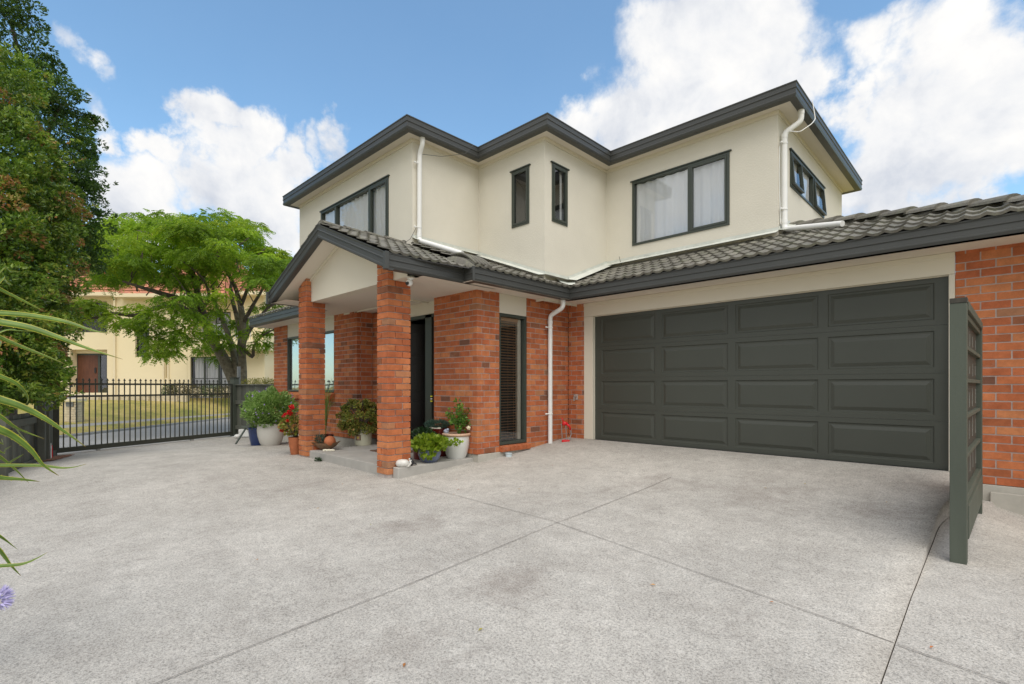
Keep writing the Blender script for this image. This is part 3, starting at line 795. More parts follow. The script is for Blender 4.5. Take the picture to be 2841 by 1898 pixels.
# --- roof tiles as real geometry
def tiles(mb, O, ds, dt, T, srange, per=.165, exp=.31, rid=.017, seg=6, s_off=0.0, thick=.028):
    O, ds, dt = Vector(O), Vector(ds), Vector(dt).normalized(); n = ds.cross(dt).normalized()
    if n.z < 0: n = -n
    nc = int(math.ceil(T/exp))
    def h(s):
        q = ((s+s_off) % per)/per
        return rid*(math.cos(2*PI*q)*.75+.25*math.cos(4*PI*q)) if True else 0
    for c in range(nc):
        t0, t1 = c*exp, min((c+1)*exp+.02, T)
        a0, b0 = srange(t0); a1, b1 = srange(min(t1, T))
        lo_, hi_ = min(a0, a1), max(b0, b1)
        k0 = math.floor((lo_+s_off)/per)
        rows = []
        s = k0*per - s_off
        while s < hi_:
            e = s+per; r = random.random(); dj = random.uniform(-.002, .003)
            ss = [s+(e-s)*i/seg for i in range(seg+1)]
            A = []; B = []; C_ = []
            for x in ss:
                x0 = min(max(x, a0), b0); x1 = min(max(x, a1), b1)
                pl = O+ds*x0+dt*t0+n*(h(x)+thick+dj); pu = O+ds*x1+dt*t1+n*(h(x)+.002); pb = O+ds*x0+dt*t0+n*(h(x)*.9-.004)
                A.append(mb.vert(pl, r)); B.append(mb.vert(pu, r)); C_.append(mb.vert(pb, r))
            for i in range(seg):
                if min(max(ss[i+1], a0), b0)-min(max(ss[i], a0), b0) < 1e-5 and min(max(ss[i+1], a1), b1)-min(max(ss[i], a1), b1) < 1e-5: continue
                mb.face((A[i], A[i+1], B[i+1], B[i])); mb.face((C_[i], C_[i+1], A[i+1], A[i]))
            s = e
ZE = GZ+.006; PG = .395
r = MB()
# garage slope: s runs along +u, t up +v ; origin (0, 6.86)
dtg = Vector((0, 1, PG)); lt = dtg.length
HX0, HY0, HX1, HY1 = -2.20, 8.90, 1.05, 6.80          # hip line in plan
def rng_g(t):
    v = 6.86 + t/lt
    left = max(-5.27-(v-6.86), -5.515)
    if v > 8.34: left = -2.41
    # hip on the right
    x = HX1 + (v-HY1)*(HX0-HX1)/(HY0-HY1)
    return (left, max(left, x))
tiles(r, (0, 6.86, ZE), (1, 0, 0), dtg, (8.95-6.86)*lt, rng_g, s_off=.07)
r.build('garage_roof', M['tile'], house, recalc=False, smooth='auto')
ul = MB(); zu = lambda v: ZE+(v-6.9)*PG-.03
ul.poly([(-5.5, 6.95, zu(6.95)), (1.2, 6.95, zu(6.95)), (-2.2, 8.95, zu(8.95)), (-2.40, 8.95, zu(8.95)), (-2.40, 8.37, zu(8.37)), (-5.5, 8.37, zu(8.37))])
ul.poly([(-5.55, 3.5, ZE-.03), (-5.35, 4.75, ZE-.03), (-5.35, 6.48, ZE-.03), (-7.17, 6.48, ZE+.385*1.85-.03), (-7.17, 4.94, ZE+.68), (-7.46, 4.94, ZE+.77), (-7.46, 3.5, ZE+.77)])
ul.build('roof_underlay', M['interior'], house, recalc=False)
# hip caps
hc = MB()
n = 9
H0 = Vector((HX0-.35, HY0+.21, ZE+(HY0+.21-6.86)*PG+.06)); H1 = Vector((HX1, HY1, ZE+(HY1-6.86)*PG+.02)); d = (H1-H0); Ld = d.length; d.normalize()
side = d.cross(Vector((0, 0, 1))).normalized(); upv = side.cross(d).normalized()
k = int(Ld/.36)
for i in range(k):
    a = H0+d*(i*.36); b_ = H0+d*(i*.36+.39)
    rows = []
    for (p, rr, lift) in ((a, .115, .0), (b_, .140, .022)):
        rows.append([tuple(p + side*(rr*math.cos(th)) + upv*(rr*.62*math.sin(th)+lift-.035)) for th in [PI*q/8 for q in range(9)]])
    hc.rv = random.random()
    ids = [[hc.vert(q) for q in rw] for rw in rows]
    for j in range(8): hc.face((ids[0][j], ids[0][j+1], ids[1][j+1], ids[1][j]))
    hc.face(ids[1])
hc.build('hip_capping', M['tile'], house, recalc=False)
rb = MB(); rb.poly([(HX0-.3, HY0+.2, ZE+.8), (HX1, HY1, ZE-.03), (3.2, 12, ZE-.03), (-2.2, 12, ZE+1.5)]); rb.build('roof_back', M['tile'], house, recalc=False)
# porch slope A (gable right side) : s along +v, t up toward -u
r = MB(); dta = Vector((-1, 0, .405)); la = dta.length
def rng_a(t):
    u = -5.49 - t/la
    v1 = 4.70 if u > -5.75 else (4.90 if u > -7.18 else 4.95)
    return (3.44, 4.95)
tiles(r, (-5.49, 0, ZE), (0, 1, 0), dta, 1.97*la, rng_a, s_off=.12, per=.155, exp=.29, rid=.016)
def rng_b(t):
    u = -5.27 - t/.0001 if False else -5.27 - t/lb
    lo_ = 4.70+max(0, min(.22, (-5.27-u)*.9))
    return (lo_, 6.48 if u < -5.515 else 6.95-(-5.27-u)*0+ .0)
dtb = Vector((-1, 0, .385)); lb = dtb.length
tiles(r, (-5.27, 0, ZE), (0, 1, 0), dtb, 1.91*lb, rng_b, s_off=.02, per=.155, exp=.29, rid=.016)
r.build('porch_roof', M['tile'], house, recalc=False, smooth='auto')
r = MB(); dtl = Vector((1, 0, .405))
tiles(r, (-9.46, 0, ZE), (0, 1, 0), dtl, 1.97*la, lambda t: (3.44, 4.95), per=.155, exp=.29, rid=.016)
dtw = Vector((0, 1, .40)); tiles(r, (0, 4.42, ZE), (1, 0, 0), dtw, .60, lambda t: (-13.55+t*.9, -9.3), rid=.018)
r.build('left_wing_roof', M['tile'], house, recalc=False, smooth='auto')
# ridge capping over the gable
hc = MB(); i = 0; v = 3.47
while v < 5.0:
    for_rows = []
    hc.rv = random.random()
    for (y, rr, lift) in ((v, .115, .015), (v+.40, .10, 0)):
        for_rows.append([hc.vert((AP[0]+rr*math.cos(th), y, AP[1]+.0+rr*.55*math.sin(th)+lift-.01)) for th in [PI*q/8 for q in range(9)]])
    for j in range(8): hc.face((for_rows[0][j], for_rows[0][j+1], for_rows[1][j+1], for_rows[1][j]))
    hc.face(for_rows[0]); v += .37
hc.build('ridge_capping', M['tile'], house, recalc=False)
# ribbed verge piece where the two porch slopes step
vg = MB()
for k in range(5):
    y = 4.74+k*.072; pts = []
    for q in range(9):
        t = q/8; u = -5.30-.62*t; pts.append((u, y+.05*t, ZE+.385*(.62*t)+.035+.075*math.sin(PI*t)))
    vg.tube([(a, b, c+.012) for a, b, c in pts], .020, 6)
rows = []
for q in range(9):
    t = q/8; u = -5.30-.62*t; z = ZE+.385*(.62*t)+.0+.065*math.sin(PI*t); rows.append([(u, 4.70, ZE-.02), (u, 4.71, z), (u, 5.05, z), (u, 5.10, ZE-.02)])
vg.ring(rows, closed=False, caps=False)
vg.build('verge_tile', M['tile'], house, smooth=True)
# flashing at the foot of the upper walls
fl = MB()
def flash(p0, p1, nrm, w=.13, drop=.05, lift=.055):
    a0 = Vector(p0)+Vector((0, 0, lift)); a1 = Vector(p1)+Vector((0, 0, lift)); nn = Vector((*nrm, 0))
    fl.poly([a0+nn*.012, a1+nn*.012, a1+nn*w+Vector((0, 0, -drop)), a0+nn*w+Vector((0, 0, -drop))])
    fl.poly([a0+nn*.012, a1+nn*.012, a1+nn*.012+Vector((0, 0, .05)), a0+nn*.012+Vector((0, 0, .05))])
zg = lambda v: ZE+(v-6.86)*PG+.03
zb_ = lambda u: ZE+(-5.27-u)*.385+.03
flash((-5.6, 8.36, zg(8.36)+.02), (-2.40, 8.36, zg(8.36)+.02), (0, -1), .14, .06)
flash((-5.519, 7.12, zg(7.12)+.03), (-5.519, 8.36, zg(8.36)+.04), (1, 0), .20, .045)
flash((-5.519, 6.47, zb_(-5.519)+.03), (-5.519, 7.13, zb_(-5.519)+.03), (1, 0), .16, .05)
flash((-7.18, 6.486, zb_(-7.18)+.03), (-5.50, 6.486, zb_(-5.50)+.03), (0, -1), .17, .03)
flash((-7.18, 4.95, zb_(-7.18)+.03), (-7.18, 6.486, zb_(-7.18)+.03), (1, 0), .12, .05)
flash((-2.414, 8.36, zg(8.36)+.03), (-2.414, 8.95, zg(8.95)+.03), (1, 0), .14, .02)
fl.poly([(-5.27, 6.84, ZE+.045), (-5.20, 6.90, ZE+.04), (-5.44, 7.26, ZE+.19), (-5.53, 7.10, ZE+.19)])
fl.poly([(-5.27, 6.84, ZE+.045), (-5.53, 7.10, ZE+.19), (-5.53, 6.80, ZE+.19), (-5.33, 6.70, ZE+.075)])
fl.build('flashing', M['flash'], house, recalc=False)

# --- downpipes
def arcpath(pts, r=.06, n=4):
    P = [Vector(p) for p in pts]; out = [P[0]]
    for a, b, c in zip(P, P[1:], P[2:]):
        d1 = (a-b).normalized(); d2 = (c-b).normalized()
        p, q = b+d1*r, b+d2*r
        for i in range(n+1):
            t = i/n; out.append(p*(1-t)**2 + b*2*t*(1-t) + q*t*t)
    out.append(P[-1]); return out
def downpipe(pts, clips, label, collars=()):
    m = MB(); m.tube(arcpath(pts), .040, 16)
    for (p, q) in collars: m.tube([p, q], .0445, 16)
    o = m.build('downpipe', M['white'], house, smooth='auto'); o['label'] = label
    for (p, d) in clips:
        c = MB(); P = Vector(p); D = Vector(d)
        c.tube([P-Vector((0, 0, .011)), P+Vector((0, 0, .011))], .0465, 14)
        c.tube([P, P+D], .011, 8); c.ball(tuple(P+D), .017, 8, 6)
        c.build('pipe_clip', M['white'], o)
    return o
downpipe([(-5.40, 6.84, 1.50), (-5.40, 6.84, 1.36), (-5.655, 6.80, 1.24), (-5.655, 6.80, -1.04)], [((-5.655, 6.80, 1.03), (0, -.11, 0)), ((-5.655, 6.80, -.49), (0, -.11, 0))], 'white downpipe beside the garage corner',
         [((-5.40, 6.84, 1.44), (-5.40, 6.84, 1.49)), ((-5.655, 6.80, 1.10), (-5.655, 6.80, 1.15))])
downpipe([(-7.02, 5.05, 4.30), (-7.02, 5.05, 4.12), (-7.115, 5.06, 3.98), (-7.125, 5.06, 2.50), (-6.0, 5.07, 2.07)], [((-7.125, 5.06, 3.82), (0, -.09, 0)), ((-7.125, 5.06, 2.72), (0, -.09, 0))], 'white downpipe on the left corner of the upper wall',
         [((-7.02, 5.05, 4.18), (-7.02, 5.05, 4.24)), ((-7.125, 5.06, 2.56), (-7.125, 5.06, 2.62)), ((-7.125, 5.06, 3.80), (-7.125, 5.06, 3.86))])
downpipe([(-2.15, 8.58, 4.30), (-2.15, 8.58, 4.06), (-2.35, 8.46, 3.90), (-2.35, 8.46, 2.42), (-1.50, 7.98, 2.20)], [((-2.35, 8.46, 3.74), (-.02, -.08, 0)), ((-2.35, 8.46, 2.72), (-.02, -.08, 0))], 'white downpipe on the right corner of the upper wall',
         [((-2.15, 8.58, 4.16), (-2.15, 8.58, 4.23)), ((-2.35, 8.46, 2.50), (-2.35, 8.46, 2.56)), ((-2.35, 8.46, 3.82), (-2.35, 8.46, 3.88))])
cb = MB(); cb.tube(arcpath([(-2.33, 8.46, 3.93), (-2.15, 8.50, 3.86), (-2.02, 8.62, 3.98), (-2.01, 8.80, 4.12), (-2.06, 8.84, 4.44)], .05), .007, 6)
cb.tube([(-2.40, 8.40, 3.7), (-2.405, 8.385, 3.3), (-2.40, 8.40, 2.9), (-2.39, 8.41, 2.5)], .006, 6)
cb.build('cable', M['white'], house)
for cp in ([(-7.10, 5.06, 3.98), (-6.95, 5.4, 4.0), (-6.9, 5.9, 4.2), (-6.9, 6.1, 4.43)], [(-7.14, 5.0, 2.7), (-7.16, 4.9, 2.5), (-7.18, 4.80, 2.42)], [(-5.15, 8.34, 2.3), (-5.16, 8.28, 2.4), (-5.19, 8.30, 2.48)]):
    cb = MB(); cb.tube(cp, .004, 5); cb.build('cable', M['gutter'], house)
# tap on the brick strip
tp = MB(); tp.tube([(-5.525, 7.40, -.20), (-5.525, 7.31, -.20)], .013, 8); tp.tube([(-5.525, 7.32, -.20), (-5.525, 7.32, -.27)], .012, 8); tp.tube([(-5.525, 7.33, -.20), (-5.525, 7.33, -.15)], .008, 6); tp.box(-5.55, 7.315, -.155, -5.50, 7.345, -.145)
tp.cur = 1; tp.box(-5.555, 7.392, -.25, -5.50, 7.3995, -.15)
tp.build('wall_tap', [M['metal'], M['mortar']], house)
# porch slab
sb = MB()
sb.box(-8.528, 3.765, -1.6, -6.232, 5.30, -1.114); sb.box(-6.231, 4.083, -1.6, -5.954, 5.118, -1.1145)
sb.box(-5.952, 3.79, -1.6, -5.82, 5.158, -1.114)
o = structure(sb.build('porch_step', M['slab'], bevel=.008))

# ================================================================== things attached or nearby
def T_at(loc): return lambda x, y, z: (loc[0]+x, loc[1]+y, loc[2]+z)
# security camera under the soffit
sc_ = empty('security_camera', (-5.72, 3.92, 1.49)); tag(sc_, 'small white dome camera under the porch eave beside the front brick pillar', 'security camera')
m = MB(T_at((-5.72, 3.92, 1.489))); m.lathe((0, 0, 0), [(.055, 0), (.052, -.03), (.035, -.05)], 16); m.build('mount', M['white'], sc_, smooth='auto')
m = MB(T_at((-5.72, 3.90, 1.40))); m.ball((0, 0, 0), .046, 16, 10); m.build('housing', M['white'], sc_, smooth=True)
m = MB(T_at((-5.72, 3.90, 1.40))); m.tube([(.01, -.03, -.01), (.02, -.055, -.02)], .022, 12); m.build('lens', M['black'], sc_)

# ---- leaf generator (bulk)
def leaves(mb, C, size, asp=.5, n_dir=None, spread=1.0, droop=0.0, rlo=0, rhi=1, fold=.25, six=False):
    """C (n,3) leaf centres; each leaf = a folded diamond-ish quad pair"""
    C = np.asarray(C, float); n = len(C)
    if n == 0: return
    if n_dir is None: D = rng.normal(size=(n, 3)); 
    else: D = np.asarray(n_dir, float) + rng.normal(size=(n, 3))*spread
    D[:, 2] -= droop; D /= np.linalg.norm(D, axis=1)[:, None]+1e-9
    A = rng.normal(size=(n, 3)); A[:, 2] += .9 
    S = np.cross(D, A); S /= np.linalg.norm(S, axis=1)[:, None]+1e-9
    Nn = np.cross(S, D)
    L = size*rng.uniform(.65, 1.35, n)[:, None]; Wd = L*asp*.5
    b0 = C-D*L*.5; tip = C+D*L*.5 - Nn*L*.08; mid = C + Nn*L*fold*.0
    l = C - S*Wd + Nn*L*fold*.3 - D*L*.06; r_ = C + S*Wd + Nn*L*fold*.3 - D*L*.06
    V = np.stack([b0, l, tip, r_], 1).reshape(-1, 3)
    base = np.arange(n)[:, None]*4
    Fc = np.concatenate([base+np.array([[0, 2, 1]]), base+np.array([[0, 3, 2]])], 0)
    R_ = np.repeat(rng.uniform(rlo, rhi, n), 4)
    mb.arr(V, Fc, R_)
def in_ball(n, c, rad, shell=.55):
    d = rng.normal(size=(n, 3)); d /= np.linalg.norm(d, axis=1)[:, None]
    r = rng.uniform(shell, 1.0, n)**(1/2.2); 
    return np.asarray(c)+d*r[:, None]*np.asarray(rad), d

# ---- pots
def soil(mb, c, r, z): mb.lathe(c, [(r, z-.02), (r*.6, z+.005), (.001, z+.012)], 20, caps=False)
def potted(name, loc, label, cat='potted plant', group=None):
    o = empty(name, loc); return tag(o, label, cat, group)
def pot_mesh(prof, mat, parent, z0, soil_r, soil_z, loc):
    m = MB(T_at(loc)); m.lathe((0, 0, 0), prof, 32, caps=False)
    m.poly([(prof[0][0]*math.cos(2*PI*k/32), prof[0][0]*math.sin(2*PI*k/32), prof[0][1]) for k in range(32)])
    o = m.build('pot', mat, parent, smooth='auto')
    m = MB(T_at(loc)); m.lathe((0, 0, 0), [(soil_r, soil_z-.01), (soil_r*.5, soil_z+.01), (.002, soil_z+.015)], 24, caps=False)
    m.build('soil', M['soil'], parent, smooth=True)
    return o

# big lilac-flowered bush in a matt white pot
L1 = (-11.0, 4.03, -1.262); p = potted('flowering_shrub', L1, 'big rounded bush with tiny lilac flowers in a matt white pot beside the porch')
pot_mesh([(.155, 0), (.17, .0), (.215, .08), (.255, .22), (.265, .34), (.255, .44), (.245, .475), (.225, .475), (.22, .42)], M['potwhite'], p, 0, .225, .42, L1)
f = MB(); 
for i in range(16):
    a = rng.uniform(0, 2*PI); f.tube([(L1[0], L1[1], L1[2]+.42), (L1[0]+.15*math.cos(a), L1[1]+.15*math.sin(a), L1[2]+.65), (L1[0]+.33*math.cos(a), L1[1]+.33*math.sin(a), L1[2]+.85+.1*math.sin(3*a))], [.009, .006, .003], 5)
f.build('stems', M['bark'], p)
f = MB(); cx_, cy_, cz_ = L1[0]-.02, L1[1], L1[2]+.80
C, D = in_ball(9000, (cx_, cy_, cz_), (.54, .52, .38), .3); C[:, 2] = np.maximum(C[:, 2], L1[2]+.44)
sel = np.array([noise.noise(Vector(c)*6) for c in C]); C = C + D*(sel[:, None]*.16)
leaves(f, C, .060, .42, D+np.array([0, 0, .5]), .45)
f.build('foliage', L_['sage'], p, recalc=False)
f = MB(); C, D = in_ball(80, (cx_, cy_, cz_), (.57, .55, .43), .96); C = C[C[:, 2] > L1[2]+.5]
for q in range(3): leaves(f, C+rng.normal(size=C.shape)*.006, .026, .9, None, 1)
f.build('blossom', M['petalpurple'], p, recalc=False)

# tapered navy pot
L2 = (-11.28, 3.86, -1.262); p = potted('navy_pot', L2, 'tapered glossy navy blue pot standing left of the matt white pot', 'plant pot')
pot_mesh([(.115, 0), (.125, 0), (.155, .16), (.18, .36), (.19, .365), (.19, .385), (.165, .385), (.16, .34)], M['potblue'], p, 0, .165, .35, L2)
f = MB(); C, D = in_ball(260, (L2[0], L2[1], L2[2]+.44), (.17, .17, .10), .2); leaves(f, C, .05, .4, D, .5); f.build('foliage', L_['sage'], p, recalc=False)
# dark green wooden stool leaning behind
st = empty('garden_stool', (-11.6, 3.75, -1.26)); tag(st, 'low dark green wooden stool behind the navy pot', 'stool')
m = MB(); m.box(-11.85, 3.70, -.905, -11.15, 4.0, -.885); m.build('seat', M['pgreen'], st)
for (a, b_) in (((-11.62, 3.74, -.90), (-11.85, 3.60, -1.262)), ((-11.32, 3.96, -.90), (-11.45, 4.2, -1.262)), ((-11.75, 3.96, -.90), (-12.0, 4.1, -1.27))):
    m = MB(); A, B = Vector(a), Vector(b_); m.hexa([B+Vector((-.035, 0, 0)), B+Vector((.035, 0, 0)), B+Vector((.035, .02, 0)), B+Vector((-.035, .02, 0))], [A+Vector((-.035, 0, 0)), A+Vector((.035, 0, 0)), A+Vector((.035, .02, 0)), A+Vector((-.035, .02, 0))]); m.build('leg', M['pgreen'], st)

# geranium in a tall terracotta pot
L3 = (-9.10, 3.76, -1.262); p = potted('potted_geranium', L3, 'red geranium in a tall terracotta pot left of the rear brick pillar')
pot_mesh([(.065, .03), (.075, .03), (.105, .20), (.118, .32), (.12, .34), (.104, .34), (.10, .30)], M['terra'], p, 0, .105, .31, L3)
m = MB(T_at(L3))
for a in (.6, 2.7, 4.8):
    m = MB(T_at(L3)); m.ball((.085*math.cos(a), .085*math.sin(a), .015), .035, 8, 5, (1.4, 1, .5)); m.build('pot_foot', M['terrabrown'], p)
f = MB()
for i in range(9):
    a = i*.7; f.tube([(L3[0], L3[1], L3[2]+.3), (L3[0]+.07*math.cos(a), L3[1]+.07*math.sin(a), L3[2]+.45), (L3[0]+.14*math.cos(a), L3[1]+.14*math.sin(a), L3[2]+.58)], .008, 5)
f.build('stems', M['bark'], p)
f = MB(); C, D = in_ball(620, (L3[0]-.02, L3[1]-.02, L3[2]+.55), (.25, .25, .20), .3); leaves(f, C, .052, .9, D+np.array([0, 0, .6]), .6)
f.build('foliage', L_['varieg'], p, recalc=False)
def bloom(mb, c, r, n=60, s=.03):
    C, D = in_ball(n, c, (r, r, r*.7), .8); leaves(mb, C, s, .95, D, .5)
for c in ((-9.33, 3.66, -.555), (-9.25, 3.66, -.515), (-9.10, 3.68, -.50), (-9.06, 3.64, -.46), (-9.10, 3.70, -.39), (-9.02, 3.66, -.36), (-9.20, 3.56, -.80), (-9.05, 3.60, -.62)):
    f = MB(); bloom(f, c, .042 if c[2] > -.58 else .03, 50, .028); f.build('flower_head', M['petalred'], p, recalc=False)

# spiky grass in a pot behind the rear pillar
L4 = (-9.35, 4.45, -1.262); p = potted('grass_plant', L4, 'tall arching grass plant behind the rear pillar in front of the window')
pot_mesh([(.10, 0), (.11, 0), (.15, .3), (.16, .32), (.14, .32), (.135, .28)], M['potred'], p, 0, .14, .29, L4)
f = MB()
for i in range(46):
    a = rng.uniform(0, 2*PI); r_ = rng.uniform(.18, .5); h = rng.uniform(.75, 1.35); pts = []
    for k in range(9):
        t = k/8; pts.append((L4[0]+r_*t**1.8*math.cos(a), L4[1]+r_*t**1.8*math.sin(a), L4[2]+.28+h*(1-(1-t)**1.7)-.35*t**4*r_*2))
    rows = []
    for k, q in enumerate(pts):
        w_ = .0055*(1-(k/8)**2)+.0008; rows.append([(q[0]-math.sin(a)*w_, q[1]+math.cos(a)*w_, q[2]), (q[0]+math.sin(a)*w_, q[1]-math.cos(a)*w_, q[2])])
    f.rv = rng.uniform(0, 1); f.ring(rows, closed=False, caps=False)
f.build('foliage', L_['sage'], p, recalc=False)

# jade plant in a cream pot on the porch
L5 = (-8.95, 4.70, -1.114); L5 = (-8.62, 4.84, -1.114); p = potted('jade_plant', L5, 'bushy jade plant with bronze green leaves in a cream cylinder pot on the porch')
pot_mesh([(.135, 0), (.15, .0), (.155, .02), (.160, .25), (.160, .29), (.145, .29), (.14, .24)], M['potcream'], p, 0, .145, .26, L5)
m = MB(); cxy = Vector((L5[0], L5[1], 0)); dv = Vector((-FX, -FY, 0)); dv = (dv + Vector((-.25, -.20, 0))).normalized(); sv = Vector((dv.y, -dv.x, 0))
def tilebit(mb, half, out, z0, z1):
    q = [cxy+dv*out-sv*half, cxy+dv*out+sv*half]; q2 = [cxy+dv*(out-.03)-sv*half, cxy+dv*(out-.03)+sv*half]
    z0 += L5[2]; z1 += L5[2]
    mb.hexa([(q[0].x, q[0].y, z0), (q[1].x, q[1].y, z0), (q2[1].x, q2[1].y, z0), (q2[0].x, q2[0].y, z0)], [(q[0].x, q[0].y, z1), (q[1].x, q[1].y, z1), (q2[1].x, q2[1].y, z1), (q2[0].x, q2[0].y, z1)])
m.cur = 0; tilebit(m, .050, .1625, .10, .20); m.cur = 1; tilebit(m, .034, .1645, .116, .184); m.cur = 2; tilebit(m, .015, .1660, .135, .165)
m.build('relief_tile', [M['terrabrown'], M['potrim'], M['yellow']], p)
f = MB()
for i in range(16):
    a = i*.9+.3; r_ = rng.uniform(.12, .34); h = rng.uniform(.25, .62)
    f.tube([(L5[0], L5[1], L5[2]+.25), (L5[0]+r_*.35*math.cos(a), L5[1]+r_*.35*math.sin(a), L5[2]+.25+h*.6), (L5[0]+r_*math.cos(a), L5[1]+r_*math.sin(a), L5[2]+.25+h)], [.022, .013, .007], 6)
f.build('stems', M['bark'], p)
f = MB(); cs = []
for i in range(95):
    C, D = in_ball(1, (L5[0]-.04, L5[1]-.04, L5[2]+.52), (.40, .38, .36), .45)
    if C[0][2] < L5[2]+.18: continue
    C2, D2 = in_ball(60, C[0], (.085, .085, .07), .3); leaves(f, C2, .046, .62, D2+np.array([0, 0, .4]), .5)
f.build('foliage', L_['jade'], p, recalc=False)

# stoneware boat bowl with clay ball and succulents, shell beside
L6 = (-8.80, 4.17, -1.114); L6 = (-8.40, 4.00, -1.114)
p = potted('succulent_bowl', L6, 'brown boat shaped bowl with a clay ball and a small succulent on the porch edge')
m = MB(lambda x, y, z: (L6[0]+RX*x+FX*y, L6[1]+RY*x+FY*y, L6[2]+z))
rows = []
for (r_, z, st_) in ((.05, 0, 1), (.09, .02, 1.05), (.14, .06, 1.15), (.17, .10, 1.28), (.175, .125, 1.42), (.155, .12, 1.35), (.10, .08, 1.2)):
    rows.append([(r_*st_*math.cos(2*PI*k/28) if abs(math.cos(2*PI*k/28)) < .9 else r_*st_*1.04*math.cos(2*PI*k/28), r_*.75*math.sin(2*PI*k/28), z+(.03*(abs(math.cos(2*PI*k/28))**6) if z > .09 else 0)) for k in range(28)])
m.ring(rows); m.build('bowl', M['terrabrown'], p, smooth='auto')
m = MB(lambda x, y, z: (L6[0]+RX*x+FX*y, L6[1]+RY*x+FY*y, L6[2]+z)); m.ball((.085, -.04, .155), .098, 24, 14, (1, 1, .95)); m.build('clay_ball', M['terra'], p, smooth=True)
f = MB(); c0 = cw(-.0, 0, 0); C, D = in_ball(420, (L6[0]-RX*.10, L6[1]-RY*.10, L6[2]+.19), (.12, .10, .09), .2); leaves(f, C, .030, .35, D+np.array([0, 0, .8]), .5)
f.build('foliage', L_['blue'], p, recalc=False)
m = MB()
for i in range(7): 
    x = -.03+i*.030; q = cw(x, 0, 0); m.ball((L6[0]+RX*(.06+x*.9)-FX*.17, L6[1]+RY*(.06+x*.9)-FY*.17, L6[2]+.014+.004*(i % 2)), .026, 8, 6, (1, 1, .7))
tag(place_origin(m.build('seashell', M['shell'], smooth=True), (L6[0], L6[1]-.15, L6[2])), 'pale cream shell lying in front of the brown bowl on the porch', 'shell')

# door mat
m = MB(); m.hexa([(-7.72, 4.45, -1.113), (-7.0, 4.45, -1.113), (-7.0, 4.95, -1.113), (-7.72, 4.95, -1.113)], [(-7.70, 4.46, -1.097), (-7.02, 4.46, -1.097), (-7.02, 4.94, -1.097), (-7.70, 4.94, -1.097)])
tag(place_origin(m.build('door_mat', M['mat']), (-7.36, 4.7, -1.113)), 'small brown door mat on the porch behind the front pillar', 'door mat')

# slate blue bowl with lime foliage
L7 = (-6.05, 4.42, -1.114); L7 = (-5.985, 4.43, -1.114)
p = potted('lime_leaf_plant', L7, 'lime green trailing leaves spilling over a rounded slate blue bowl right of the front pillar')
pot_mesh([(.085, 0), (.10, 0), (.145, .05), (.168, .12), (.165, .19), (.155, .20), (.145, .20), (.14, .17)], M['potslate'], p, 0, .145, .18, L7)
f = MB(); C, D = in_ball(560, (L7[0], L7[1], L7[2]+.27), (.28, .30, .145), .35); leaves(f, C, .062, .95, D+np.array([0, 0, .7]), .5)
C, D = in_ball(110, (L7[0]+.10, L7[1]-.10, L7[2]+.16), (.13, .12, .12), .3); leaves(f, C, .055, .95, D+np.array([0, 0, .4]), .5)
C, D = in_ball(60, (L7[0]+.22, L7[1]+.30, L7[2]+.28), (.12, .12, .06), .2); leaves(f, C, .05, .9, D, .6)
f.build('foliage', L_['lime'], p, recalc=False)
# dark geranium behind, in oxblood pot
L8 = (-6.26, 4.30, -1.114); L8 = (-6.32, 4.52, -1.114); p = potted('dark_potted_plant', L8, 'dark green plant with a single red flower in an oxblood pot against the front pillar')
pot_mesh([(.10, 0), (.11, 0), (.125, .15), (.14, .24), (.145, .26), (.13, .26), (.12, .22)], M['potred'], p, 0, .125, .23, L8)
f = MB(); C, D = in_ball(420, (L8[0]+.02, L8[1]+.03, L8[2]+.36), (.20, .20, .13), .2); leaves(f, C, .06, .7, D+np.array([0, 0, .5]), .5); f.build('foliage', L_['deep'], p, recalc=False)
f = MB(); bloom(f, (-6.26, 4.22, -.595), .034, 50, .03); f.build('flower_head', M['petalred'], p, recalc=False)
# tall oxblood pot with blue-green succulent
L9 = (-6.42, 4.93, -1.114); p = potted('potted_succulent', L9, 'blue green succulent tuft with white pebbles in a tall oxblood pot behind the lime plant')
pot_mesh([(.14, 0), (.15, 0), (.155, .2), (.165, .40), (.175, .42), (.175, .44), (.155, .44), (.15, .40)], M['potred'], p, 0, .155, .42, L9)
f = MB(); C, D = in_ball(1300, (L9[0]-.04, L9[1], L9[2]+.50), (.21, .21, .085), .2); C[:, 2] = np.maximum(C[:, 2], L9[2]+.42); leaves(f, C, .036, .22, D+np.array([0, 0, 1.0]), .4); f.build('foliage', L_['blue'], p, recalc=False)
m = MB()
for i in range(14):
    a = rng.uniform(-2.6, -.1); m.ball((L9[0]+.12*math.cos(a), L9[1]+.13*math.sin(a), L9[2]+.445), rng.uniform(.014, .026), 8, 5, (1.2, 1, .7))
m.build('pebbles', M['shell'], p, smooth=True)
